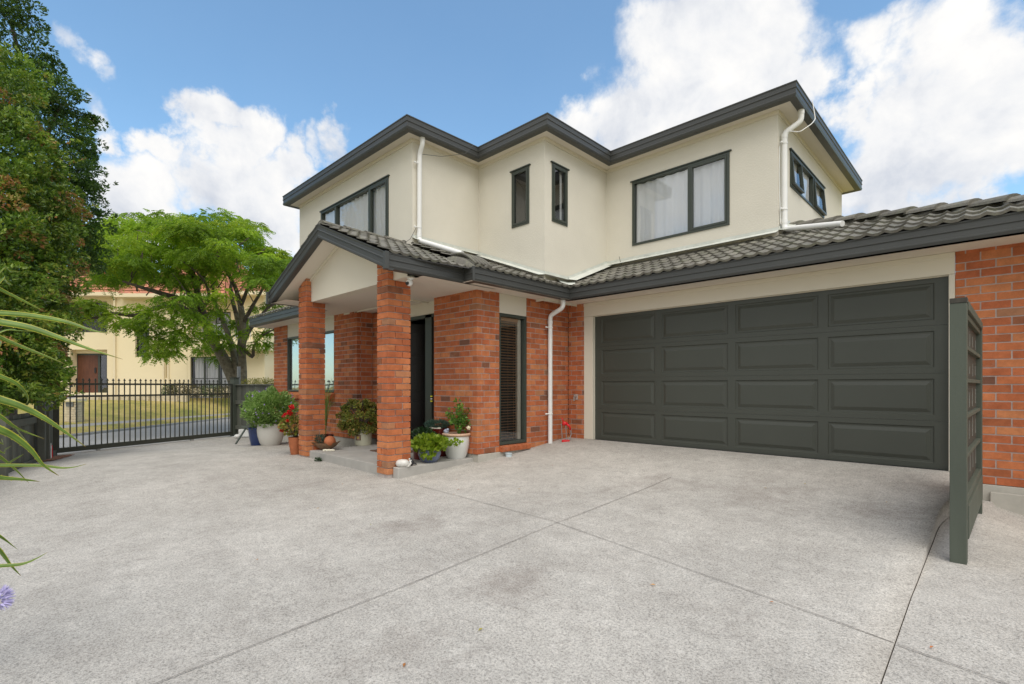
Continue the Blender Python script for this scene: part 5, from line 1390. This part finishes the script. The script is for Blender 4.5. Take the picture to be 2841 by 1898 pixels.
# ================================================================== SPIKY FOREGROUND PLANT
def s3(px, py, d): return Vector(cw((px-1420.5)/1387*d, d, (1071-py)/1387*d))
SPR = s3(-230, 1120, 2.3)
spk = empty('spiky_plant', (SPR.x, SPR.y, -1.40)); tag(spk, 'spiky plant with long arching yellow edged leaves at the left edge of the picture', 'plant')
m = MB(); m.tube([(SPR.x, SPR.y, -1.42), (SPR.x+.02, SPR.y, -.7), (SPR.x, SPR.y, SPR.z-.05)], [.09, .08, .07], 12); m.build('trunk', M['bark'], spk)
SP = [([(0, 755), (30, 753), (54, 754)], 8, 2.3), ([(0, 782), (20, 784), (36, 792)], 12, 2.2), ([(-40, 775), (0, 802), (60, 832), (124, 865)], 11, 2.3),
      ([(-60, 868), (0, 868), (90, 876), (180, 892), (250, 915), (304, 926)], 17, 2.3), ([(-60, 880), (0, 893), (80, 908), (160, 935), (240, 965), (341, 997)], 20, 2.1),
      ([(-60, 905), (0, 936), (60, 962), (120, 985), (179, 1009)], 12, 2.4), ([(0, 922), (60, 918), (100, 921)], 9, 2.5),
      ([(-60, 1025), (0, 1044), (42, 1062), (68, 1085), (78, 1105), (74, 1119)], 11, 2.2), ([(-80, 1085), (0, 1108), (60, 1128), (120, 1158), (180, 1198), (238, 1240)], 20, 2.0),
      ([(-60, 1125), (0, 1155), (40, 1184), (70, 1198), (124, 1218)], 10, 2.4), ([(45, 1190), (65, 1215), (90, 1245)], 6, 2.35),
      ([(-80, 1160), (0, 1192), (40, 1212), (85, 1248), (120, 1290), (163, 1320)], 20, 2.0), ([(-60, 1288), (0, 1291), (60, 1291), (120, 1292), (170, 1298), (205, 1296), (240, 1287)], 9, 2.3),
      ([(-60, 1230), (0, 1268), (40, 1300), (80, 1340)], 10, 2.5), ([(-60, 1315), (0, 1325), (60, 1330), (110, 1336)], 14, 2.2), ([(0, 1254), (16, 1246), (32, 1237)], 6, 2.3),
      ([(24, 1284), (45, 1272), (66, 1260)], 5, 2.4), ([(0, 1230), (5, 1220), (6, 1216)], 6, 2.3), ([(0, 960), (-20, 940), (-50, 900)], 8, 2.4),
      ([(-120, 1420), (-60, 1450), (0, 1488), (30, 1510), (49, 1525)], 8, 1.9), ([(-120, 1560), (-60, 1575), (0, 1570), (60, 1565), (100, 1550), (132, 1532)], 9, 1.9), ([(-100, 1440), (-40, 1490), (0, 1528), (30, 1568), (58, 1598)], 12, 1.9), ([(-60, 1000), (0, 1020), (20, 1030)], 9, 2.6)]
for (pts, w_, d) in SP:
    P = []
    n = len(pts)
    first = s3(*pts[0], d)
    for i, (x, y) in enumerate(pts): P.append(s3(x, y, d + .18*i/(n-1)))
    if pts[0][0] <= 0 and pts[0][1] < 1400: P.insert(0, (SPR*.45+first*.55)); P.insert(0, SPR+Vector((0, 0, random.uniform(-.1, .12))))
    Q = []
    for i in range(len(P)-1):
        p0 = P[max(i-1, 0)]; p1 = P[i]; p2 = P[i+1]; p3 = P[min(i+2, len(P)-1)]
        for k in range(6):
            t = k/6; Q.append(.5*((2*p1)+(-p0+p2)*t+(2*p0-5*p1+4*p2-p3)*t*t+(-p0+3*p1-3*p2+p3)*t**3))
    Q.append(P[-1]); nq = len(Q); Wm = w_/1387*d*1.05
    m = MB(); rows = []
    view = Vector((FX, FY, -.1)).normalized()
    for i, q in enumerate(Q):
        dd = (Q[min(i+1, nq-1)]-Q[max(i-1, 0)]).normalized(); sd = dd.cross(view).normalized(); nn = sd.cross(dd).normalized()
        t = i/(nq-1); wd = Wm*.5*(1-max(0, (t-.35)/.65)**1.6)+.0006; sd = (sd*.94+nn*.34).normalized()
        row = []
        for (k, rv) in ((-1, 0), (-.8, .16), (-.72, .3), (0, 1), (.72, .3), (.8, .16), (1, 0)):
            row.append(m.vert(q+sd*(k*wd)+nn*((1-abs(k))*wd*-.45), rv, t))
        rows.append(row)
        if i % 3 == 0 and t < .9 and w_ > 9:           # marginal thorns
            for k in (-1, 1):
                a = q+sd*(k*wd); m.face((m.vert(a, 0, t), m.vert(a+dd*.004, 0, t), m.vert(a+dd*.004+sd*(k*.0035), 0, t)))
    for a, b_ in zip(rows, rows[1:]):
        for k in range(6): m.face((a[k], a[k+1], b_[k+1], b_[k]))
    m.build('leaf', M['spike'], spk, recalc=False, smooth=True)
# agapanthus head low at the left
ac = s3(-14, 1665, 1.5); ag = empty('agapanthus_flower', (ac.x, ac.y, -1.40)); tag(ag, 'pale violet agapanthus flower head at the bottom left edge', 'flower')
m = MB(); m.tube([(ac.x, ac.y, -1.42), tuple(ac)], .006, 8); m.build('stalk', L_['sage'], ag)
m = MB()
for i in range(46):
    d_ = Vector(rng.normal(size=3)).normalized(); e_ = ac+d_*.046
    for k in range(5):
        a = d_.orthogonal().normalized(); bb = d_.cross(a); r_ = a*math.cos(k*1.257)+bb*math.sin(k*1.257); t_ = d_.cross(r_)*.003
        m.poly([ac+d_*.02, e_-d_*.018+r_*.004+t_, e_+r_*.011, e_-d_*.018+r_*.004-t_])
m.build('petals', M['agap'], ag, recalc=False)

# ================================================================== YELLOW HOUSE ACROSS THE ROAD
D0 = 27.0
def X(px, d=D0): return (px-1420.5)/1387*d
def Z(py, d=D0): return (1071-py)/1387*d
yh = empty('yellow_house', cw(X(450), D0, -.5)); tag(yh, 'yellow rendered two storey house with orange tiled roof across the road behind the gate', 'house')
def ywall(px0, px1, d, zb, zt_, holes=(), mat='ybel', name='wall', depth=.25):
    m = MB(lambda x, y, z: cw(x, d-y, z)); H = [(X(a, d), X(b_, d), Z(c, d), Z(e_, d)) for (a, b_, c, e_) in holes]
    x0, x1 = X(px0, d), X(px1, d)
    S = sorted({x0, x1, *[h[0] for h in H], *[h[1] for h in H]}); ZZ = sorted({zb, zt_, *[h[2] for h in H], *[h[3] for h in H]})
    for i in range(len(S)-1):
        for j in range(len(ZZ)-1):
            if any(h[0] < (S[i]+S[i+1])/2 < h[1] and h[2] < (ZZ[j]+ZZ[j+1])/2 < h[3] for h in H): continue
            m.poly([(S[i], 0, ZZ[j]), (S[i+1], 0, ZZ[j]), (S[i+1], 0, ZZ[j+1]), (S[i], 0, ZZ[j+1])])
    for h in H:
        for a, b_ in (((h[0], h[2]), (h[1], h[2])), ((h[1], h[2]), (h[1], h[3])), ((h[1], h[3]), (h[0], h[3])), ((h[0], h[3]), (h[0], h[2]))):
            m.poly([(a[0], 0, a[1]), (b_[0], 0, b_[1]), (b_[0], -depth, b_[1]), (a[0], -depth, a[1])])
    for a, b_ in ((x0, -1), (x1, -1)): m.poly([(a, 0, zb), (a, -3.5, zb), (a, -3.5, zt_), (a, 0, zt_)])
    return m.build(name, M[mat], yh, recalc=False)
EZ = 4.86
GB = -.55
ywall(20, 321, D0+.35, GB, EZ+.05, holes=((194, 297, 922, 835), (194, 297, 1090, 970)), depth=.5)
ywall(319, 520, D0, GB, EZ, holes=((375, 414, 990, 862), (459, 465, 1049, 988)), depth=.12)
ywall(519, 734, D0, GB, Z(968), holes=((528, 683, 1078, 990),), depth=.10)
for (pa, pb, dd0, za, zb2) in ((318.5, 323, .10, GB, EZ-.1), (453, 457, .07, GB, Z(975)), (467, 470, .07, GB, Z(975)), (686, 737, .06, Z(987), Z(983))):
    m = MB(cw); m.box(X(pa), D0-dd0, za, X(pb), D0-.002, zb2); m.build('render_trim', M['ytrim'], yh)
# balcony box and set-back upper wall
m = MB(cw); d = D0-.9
m.box(X(516, d), d, Z(970, d), X(728, d), D0+1.2, Z(943, d)); m.build('balcony', M['ybel'], yh, bevel=.02)
m = MB(cw)
for k in range(26): 
    x = X(540, d)+k*.115; m.box(x, d+.06, Z(943, d), x+.02, d+.08, Z(900, d))
m.box(X(536, d), d+.05, Z(902, d), X(722, d), d+.10, Z(898, d)); m.build('balustrade', M['metal'], yh)
ywall(500, 733, D0+1.2, Z(968), EZ+.3, holes=((560, 640, 955, 865), (650, 690, 935, 875)), depth=.15)
def yglass(px0, px1, py0, py1, d, muls=(), curt=False, rail=None, mat='frame'):
    f = MB(cw); x0, x1, z0, z1 = X(px0, d), X(px1, d), Z(py0, d), Z(py1, d); w_ = .06
    f.box(x0, d, z0, x0+w_, d+.06, z1); f.box(x1-w_, d, z0, x1, d+.06, z1); f.box(x0+w_, d, z1-w_, x1-w_, d+.06, z1); f.box(x0+w_, d, z0, x1-w_, d+.06, z0+w_)
    for q in muls: f.box(X(q, d)-.035, d+.001, z0+w_, X(q, d)+.035, d+.059, z1-w_)
    if rail: f.box(x0+w_, d+.002, Z(rail, d)-.02, x1-w_, d+.055, Z(rail, d)+.02)
    wn = f.build('window', M[mat], yh)
    g = MB(cw); g.poly([(x0+w_, d+.03, z0+w_), (x1-w_, d+.03, z0+w_), (x1-w_, d+.03, z1-w_), (x0+w_, d+.03, z1-w_)]); g.build('pane', M['glassd'], wn, recalc=False)
    b_ = MB(cw); b_.poly([(x0, d+.9, z0), (x1, d+.9, z0), (x1, d+.9, z1), (x0, d+.9, z1)])
    for (p, q) in (((x0, z0), (x1, z0)), ((x1, z0), (x1, z1)), ((x1, z1), (x0, z1)), ((x0, z1), (x0, z0))): b_.poly([(p[0], d+.06, p[1]), (q[0], d+.06, q[1]), (q[0], d+.9, q[1]), (p[0], d+.9, p[1])])
    b_.build('room', M['interior'], wn, recalc=False)
    if curt:
        c = MB(cw); n = 120; t_ = []; bt = []
        for i in range(n+1):
            x = x0+(x1-x0)*i/n; y = d+.22+.05*math.sin(i*.9)+.03*math.sin(i*.37); sp_ = .05*math.sin(i*.21)
            t_.append(c.vert((x, y, z1-.05))); bt.append(c.vert((x+sp_, y+.03*math.sin(i*.9), z0)))
        for i in range(n):
            if (i % 30) in (0, 1, 2): continue
            c.face((t_[i], t_[i+1], bt[i+1], bt[i]))
        c.build('curtain', M['curtain'], wn, recalc=False, smooth=True)
    return wn
yglass(194, 297, 922, 835, D0+.75, muls=(285,))
yglass(375, 414, 990, 862, D0+.10, muls=(388, 402), rail=984)
yglass(459, 465, 1049, 988, D0+.10, mat='ytrim')
yglass(528, 683, 1078, 990, D0+.08, muls=(567, 607, 648), curt=True, rail=1050)
yglass(560, 640, 955, 865, D0+1.33, muls=(600,), curt=True); yglass(650, 690, 935, 875, D0+1.33)
# entry door
d = D0+.80
f = MB(cw); f.box(X(193, d), d, Z(986, d), X(298, d), d+.08, Z(981, d)); 
for px in (193, 209, 272, 296): f.box(X(px, d), d-.005, GB, X(px, d)+.11, d+.08, Z(986, d)-.001)
dd_ = f.build('entry_door', M['frame'], yh)
f = MB(cw); f.box(X(215, d), d+.01, GB, X(271, d), d+.05, Z(986, d)); f.build('door_leaf', M['wdoor'], dd_)
f = MB(cw); f.box(X(263, d), d-.03, Z(1035, d), X(267, d), d+.009, Z(1020, d)); f.build('handle', M['black'], dd_)
for (pa, pb) in ((196, 209), (278, 296)):
    f = MB(cw); f.box(X(pa, d), d+.03, GB, X(pb, d), d+.04, Z(986, d)); f.build('sidelight', M['glassd'], dd_)
f = MB(cw); f.box(X(190, d), d+.09, GB, X(300, d), d+.12, Z(960, d)); f.build('door_backing', M['interior'], dd_)
f = MB(cw); f.box(X(190, d), d-.1, Z(981, d)+.001, X(300, d), d+.05, Z(968, d)); f.build('door_head', M['ybel'], yh)
# roofs
def yroof(px0, px1, d, ze, zr, run, hip=2.0):
    m = MB(cw); x0, x1 = X(px0, d), X(px1, d); n = 14
    for i in range(n):
        t0, t1 = i/n, (i+1)/n; o = .035
        a0, b0, a1, b1 = x0+hip*t0, x1-hip*t0, x0+hip*t1, x1-hip*t1
        k = max(8, int((b0-a0)/.5))
        for j in range(k):
            m.rv = random.random(); s0, s1 = j/k, (j+1)/k
            m.poly([(a0+(b0-a0)*s0, d+run*t0, ze+(zr-ze)*t0+o), (a0+(b0-a0)*s1, d+run*t0, ze+(zr-ze)*t0+o), (a1+(b1-a1)*s1, d+run*t1, ze+(zr-ze)*t1), (a1+(b1-a1)*s0, d+run*t1, ze+(zr-ze)*t1)])
    m.poly([(x0, d, ze-.02), (x1, d, ze-.02), (x1-hip, d+run, zr-.02), (x0+hip, d+run, zr-.02)])
    m.poly([(x1, d, ze), (x1, d+2*run, ze), (x1-hip, d+run, zr)]); m.poly([(x0, d, ze), (x0, d+2*run, ze), (x0+hip, d+run, zr)])
    m.build('roof', M['yroof'], yh, recalc=False)
    g = MB(cw); g.box(x0-.05, d-.12, ze-.16, x1+.05, d, ze+.03); g.box(x0, d+.001, ze-.16, x1, d+.6, ze-.12); g.build('gutter', M['ytrim'], yh)
yroof(10, 330, D0-.15, EZ+.14, 8.0, 3.8); yroof(322, 620, D0-.5, EZ, 8.2, 4.2); yroof(560, 742, D0+.7, EZ+.35, 7.2, 3.4)
# stone letterbox pillar
Lp = 18.5
mbx = empty('letterbox_pillar', cw(X(192, Lp), Lp, -1.45)); tag(mbx, 'pale stone letterbox pillar with flat cap seen through the left end of the gate', 'letterbox')
m = MB(cw); x0, x1 = X(176, Lp), X(209, Lp)
zc_ = -1.5
while zc_ < Z(1114, Lp)-.05:
    x = x0; 
    while x < x1-.02:
        w_ = min(random.uniform(.12, .26), x1-x); m.rv = random.random(); m.box(x+.004, Lp+random.uniform(0, .015), zc_+.004, x+w_-.004, Lp+.4, zc_+.085); x += w_
    zc_ += .09
m.build('stone_shaft', M['stonew'], mbx)
m = MB(cw); m.box(x0-.05, Lp-.05, Z(1114, Lp), x1+.05, Lp+.45, Z(1107, Lp)); m.build('cap', M['ytrim'], mbx)
m = MB(cw); m.box(X(184, Lp), Lp-.02, Z(1128, Lp), X(204, Lp), Lp-.003, Z(1115, Lp)); m.build('letter_plate', M['greyp'], mbx)
m = MB(cw); m.box(X(184, Lp), Lp-.03, Z(1121, Lp), X(203, Lp), Lp-.021, Z(1119.5, Lp)); m.build('letter_slot', M['black'], mbx)
# low stone kerb wall along the forecourt
m = MB(cw); d = 24.4
x = X(212, d)
while x < X(478, d): 
    w_ = random.uniform(.3, .6); m.rv = random.random(); m.box(x, d+(x+21)*.18, -.85, x+w_-.01, d+.3+(x+21)*.18, -.50+.02*random.random()); x += w_
tag(place_origin(m.build('stone_edging_wall', M['stonew']), cw(X(340, d), d, -.85)), 'low pale stone wall along the top of the dry lawn', 'wall')
# shrubs below its window
for i, (px, w_, h, lab, mt) in enumerate(((470, .38, .75, 'narrow pale green shrub left of the brown shrubs below the yellow house', 'greyg'), (500, .60, .80, 'brown twiggy shrub left of the others under the yellow house window', 'scrub'), (545, .62, .72, 'brown green shrub second from the left under the yellow house window', 'scrub'), (588, .6, .74, 'greener shrub in the middle of the row under the yellow house window', 'greyg'), (630, .6, .70, 'brown shrub at the right end of the row beside the tree trunk', 'scrub'))):
    d = 25.8; c = Vector(cw(X(px, d), d, -.62)); o = empty('shrub', tuple(c)); tag(o, lab, 'shrub', 'shrubs under the yellow house window')
    f = MB()
    for k in range(10):
        a = k*.7; f.tube([tuple(c), (c.x+.3*w_*math.cos(a), c.y+.3*w_*math.sin(a), c.z+h*.7)], [.015, .005], 5)
    f.build('stems', M['bark'], o)
    f = MB(); C, D = in_ball(900, (c.x, c.y, c.z+h*.5), (w_, w_, h*.52), .3); leaves(f, C, .085, .4, D, .6); f.build('foliage', L_[mt], o, recalc=False)
# orange-leaved shrub left of post & golden hedge above the right fence
c = Vector(cw(X(738, 17), 17, -.4)); o = empty('golden_shrub', (c.x, c.y, -1.5)); tag(o, 'low golden ground cover spilling above the dark fence right of the tree', 'shrub')
f = MB()
for k in range(8): f.tube([(c.x, c.y, -1.5), (c.x+.5*math.cos(k), c.y+.5*math.sin(k), .1)], [.02, .006], 5)
f.build('stems', M['bark'], o)
f = MB()
for k in range(7):
    q = cw(X(690+k*14, 16.5), 16.5+.15*k, .0+.03*(k % 3)); C, D = in_ball(420, q, (.36, .36, .26), .2); leaves(f, C, .06, .3, D+np.array([0, 0, .3]), .5)
f.build('foliage', L_['gold'], o, recalc=False)
# grey green tree and pale fence at far right gap, plus neighbour house
d = 30; c = Vector(cw(X(757, d), d, 1.4)); o = empty('grey_green_tree', (c.x, c.y, -1.2)); tag(o, 'small grey green tree behind the pale timber fence at the corner of the yellow house', 'tree')
f = MB(); f.tube([(c.x, c.y, -1.4), (c.x, c.y, 1.6)], [.08, .04], 6); f.build('trunk', M['bark'], o)
f = MB(); C, D = in_ball(2600, tuple(c+Vector((0, 0, .25))), (.75, .75, .75), .4); leaves(f, C, .11, .4, D, .6); f.build('crown', L_['greyg'], o, recalc=False)
f = MB(cw); d = 28.5
for k in range(16): 
    x = X(728, d)+k*.12; f.rv = random.random(); f.box(x, d, -1.5, x+.112, d+.02, Z(1009, d))
tag(place_origin(f.build('pale_timber_fence', M['wood']), cw(X(745, d), d, -1.5)), 'pale timber paling fence at the right corner of the yellow house', 'fence')
nh = empty('neighbour_house', cw(X(765, 38), 38, -1)); tag(nh, 'grey weatherboard house far behind the yellow house seen left of the brick wall', 'house')
f = MB(cw); d = 38
zc_ = -1.
while zc_ < 5.2: f.box(X(715, d), d, zc_, X(850, d), d+.2, zc_+.145); zc_ += .15
M['wboard'] = plain('grey_weatherboard', (.50, .50, .45), .7, .05, 1)
f.build('wall', M['wboard'], nh)
f = MB(cw); f.box(X(735, d), d-.05, Z(985, d), X(766, d), d-.001, Z(955, d)); fw_ = f.build('window', M['white'], nh)
f = MB(cw); f.box(X(737, d), d-.07, Z(983, d), X(764, d), d-.051, Z(963, d)); f.build('pane', M['interior'], fw_)
f = MB(cw); f.hexa([(X(705, d), d-.5, 5.2), (X(860, d), d-.5, 5.2), (X(860, d), d+6, 5.2), (X(705, d), d+6, 5.2)], [(X(725, d), d+2.5, 6.6), (X(840, d), d+2.5, 6.6), (X(840, d), d+3, 6.6), (X(725, d), d+3, 6.6)]); f.build('roof', M['greyp'], nh)

# ================================================================== CAMERA
cam = bpy.data.cameras.new('camera'); co = bpy.data.objects.new('camera', cam); COL.objects.link(co)
cam.sensor_width = 36; cam.lens = 36*1387/2841; cam.shift_y = (1071-949)/2841; cam.clip_end = 3000; cam.clip_start = .05
co.location = (0, 0, 0); co.rotation_euler = (PI/2, 0, math.atan2(-FX, FY)); scn.camera = co

# ================================================================== SKY AND LIGHT
EL_, S = math.radians(60), Vector((-FX*.85+RX*.20, -FY*.85+RY*.20, 0)).normalized()
sun = bpy.data.lights.new('sun', 'SUN'); sun.energy = 1.35; sun.angle = math.radians(60); sun.color = (1, .95, .87)
so = bpy.data.objects.new('sun', sun); COL.objects.link(so)
sd = Vector((S.x*math.cos(EL_), S.y*math.cos(EL_), math.sin(EL_))); so.rotation_euler = sd.to_track_quat('Z', 'Y').to_euler()
wd = bpy.data.worlds.new('World'); scn.world = wd; wd.use_nodes = True; nt = wd.node_tree; nt.nodes.clear()
out = nt.nodes.new('ShaderNodeOutputWorld')
sky = nt.nodes.new('ShaderNodeTexSky'); sky.sky_type = 'NISHITA'; sky.sun_disc = False; sky.sun_elevation = EL_
sky.sun_rotation = math.atan2(S.x, S.y); sky.altitude = 50; sky.air_density = 1.0; sky.dust_density = .6; sky.ozone_density = 1.6
bg = nt.nodes.new('ShaderNodeBackground'); bg.inputs[1].default_value = .118; nt.links.new(mixc(nt, 1, sky.outputs[0], (.86, 1.04, 1.02), 'MULTIPLY'), bg.inputs[0])
tc = nt.nodes.new('ShaderNodeTexCoord'); V = tc.outputs['Generated']
CLOUDS = [  # px, py, radius_px, weight
    (600, 330, 90, .95), (640, 420, 110, .9), (500, 430, 80, .9), (370, 420, 60, .75), (420, 530, 120, .85), (600, 550, 150, .95), (350, 600, 180, 1), (720, 600, 170, 1), (600, 235, 45, .62), (640, 265, 50, .65), (690, 330, 80, .8), (910, 390, 70, .75), (850, 410, 55, .6), (960, 380, 45, .5),
    (250, 190, 70, .62), (320, 230, 65, .58), (370, 255, 50, .4), (800, 480, 90, .9), (300, 350, 70, .55), (760, 640, 120, .9),
    (1760, 60, 110, .62), (1900, 80, 200, 1), (2080, 120, 210, 1.1), (1980, 260, 230, 1.1), (1760, 300, 180, 1), (1620, 330, 110, .9), (1800, 400, 180, 1), (2150, 260, 120, 1), (2330, 300, 90, .8), (1700, 440, 150, 1),
    (2500, 330, 210, 1), (2640, 180, 200, .95), (2830, 200, 200, 1), (2460, 480, 200, 1.1), (2640, 420, 180, 1.05), (2830, 340, 190, 1), (2420, 120, 110, .62), (2560, 60, 110, .66), (2400, 350, 100, .85), (2700, 560, 110, .95), (2500, 560, 140, 1), (2380, 520, 110, 1), (2840, 520, 60, .7)]
nc_ = nt.nodes.new('ShaderNodeTexNoise'); nc_.inputs['Scale'].default_value = 5; nc_.inputs['Detail'].default_value = 8; nc_.inputs['Roughness'].default_value = .6; nt.links.new(V, nc_.inputs['Vector'])
vs1 = nt.nodes.new('ShaderNodeVectorMath'); vs1.operation = 'SUBTRACT'; nt.links.new(nc_.outputs['Color'], vs1.inputs[0]); vs1.inputs[1].default_value = (.5, .5, .5)
vs2 = nt.nodes.new('ShaderNodeVectorMath'); vs2.operation = 'MULTIPLY_ADD'; nt.links.new(vs1.outputs[0], vs2.inputs[0]); vs2.inputs[1].default_value = (.26, .26, .26); nt.links.new(V, vs2.inputs[2])
VW = vs2.outputs[0]
acc = None
for (px, py, r, w_) in CLOUDS:
    d_ = Vector(cw((px-1420.5)/1387, 1, (1071-py)/1387)); ln = d_.length; d_.normalize(); rr = r/1387/ln*1.12
    v = nt.nodes.new('ShaderNodeVectorMath'); v.operation = 'DISTANCE'; nt.links.new(VW, v.inputs[0]); v.inputs[1].default_value = d_
    m_ = nt.nodes.new('ShaderNodeMapRange'); m_.interpolation_type = 'SMOOTHSTEP'; m_.inputs['From Min'].default_value = 0; m_.inputs['From Max'].default_value = rr*1.35; m_.inputs['To Min'].default_value = w_; m_.inputs['To Max'].default_value = 0
    nt.links.new(v.outputs['Value'], m_.inputs[0])
    acc = m_.outputs[0] if acc is None else mth(nt, 'MAXIMUM', acc, m_.outputs[0])
n1 = noi(nt, V, 3.2, 9, .58, .35); n2 = noi(nt, V, 9, 6, .6, .2); n3 = noi(nt, V, 2.0, 4, .5)
# elsewhere in the sky: ordinary broken cloud (behind and beside the camera)
front = nt.nodes.new('ShaderNodeVectorMath'); front.operation = 'DOT_PRODUCT'; nt.links.new(V, front.inputs[0]); front.inputs[1].default_value = (FX, FY, 0)
fr_m = nt.nodes.new('ShaderNodeMapRange'); fr_m.inputs['From Min'].default_value = .30; fr_m.inputs['From Max'].default_value = .05; nt.links.new(front.outputs['Value'], fr_m.inputs[0])
gen = mth(nt, 'MULTIPLY', mth(nt, 'MULTIPLY', mth(nt, 'SUBTRACT', n3, .12), 2.6), fr_m.outputs[0])
acc = mth(nt, 'MAXIMUM', acc, gen)
dens = mth(nt, 'ADD', acc, mth(nt, 'ADD', mth(nt, 'MULTIPLY', mth(nt, 'SUBTRACT', n1, .5), 1.3), mth(nt, 'MULTIPLY', mth(nt, 'SUBTRACT', n2, .5), .55)))
fac = nt.nodes.new('ShaderNodeMapRange'); fac.interpolation_type = 'SMOOTHSTEP'; fac.inputs['From Min'].default_value = .30; fac.inputs['From Max'].default_value = .74; fac.inputs['To Min'].default_value = .02; nt.links.new(dens, fac.inputs[0])
ccol = ramp(nt, mth(nt, 'ADD', mth(nt, 'MULTIPLY', n2, .5), mth(nt, 'MULTIPLY', n1, .5)), [(.38, (.62, .66, .74)), (.50, (.86, .87, .89)), (.60, (1, .985, .96))])
bc = nt.nodes.new('ShaderNodeBackground'); bc.inputs[1].default_value = .54; nt.links.new(ccol, bc.inputs[0])
mx = nt.nodes.new('ShaderNodeMixShader'); nt.links.new(fac.outputs[0], mx.inputs[0]); nt.links.new(bg.outputs[0], mx.inputs[1]); nt.links.new(bc.outputs[0], mx.inputs[2])
nt.links.new(mx.outputs[0], out.inputs[0])
vs = scn.view_settings; vs.view_transform = 'Standard'; vs.look = 'None'; vs.gamma = 1; vs.use_curve_mapping = False; vs.exposure = 0.95
scn.render.resolution_x = 1024; scn.render.resolution_y = 684
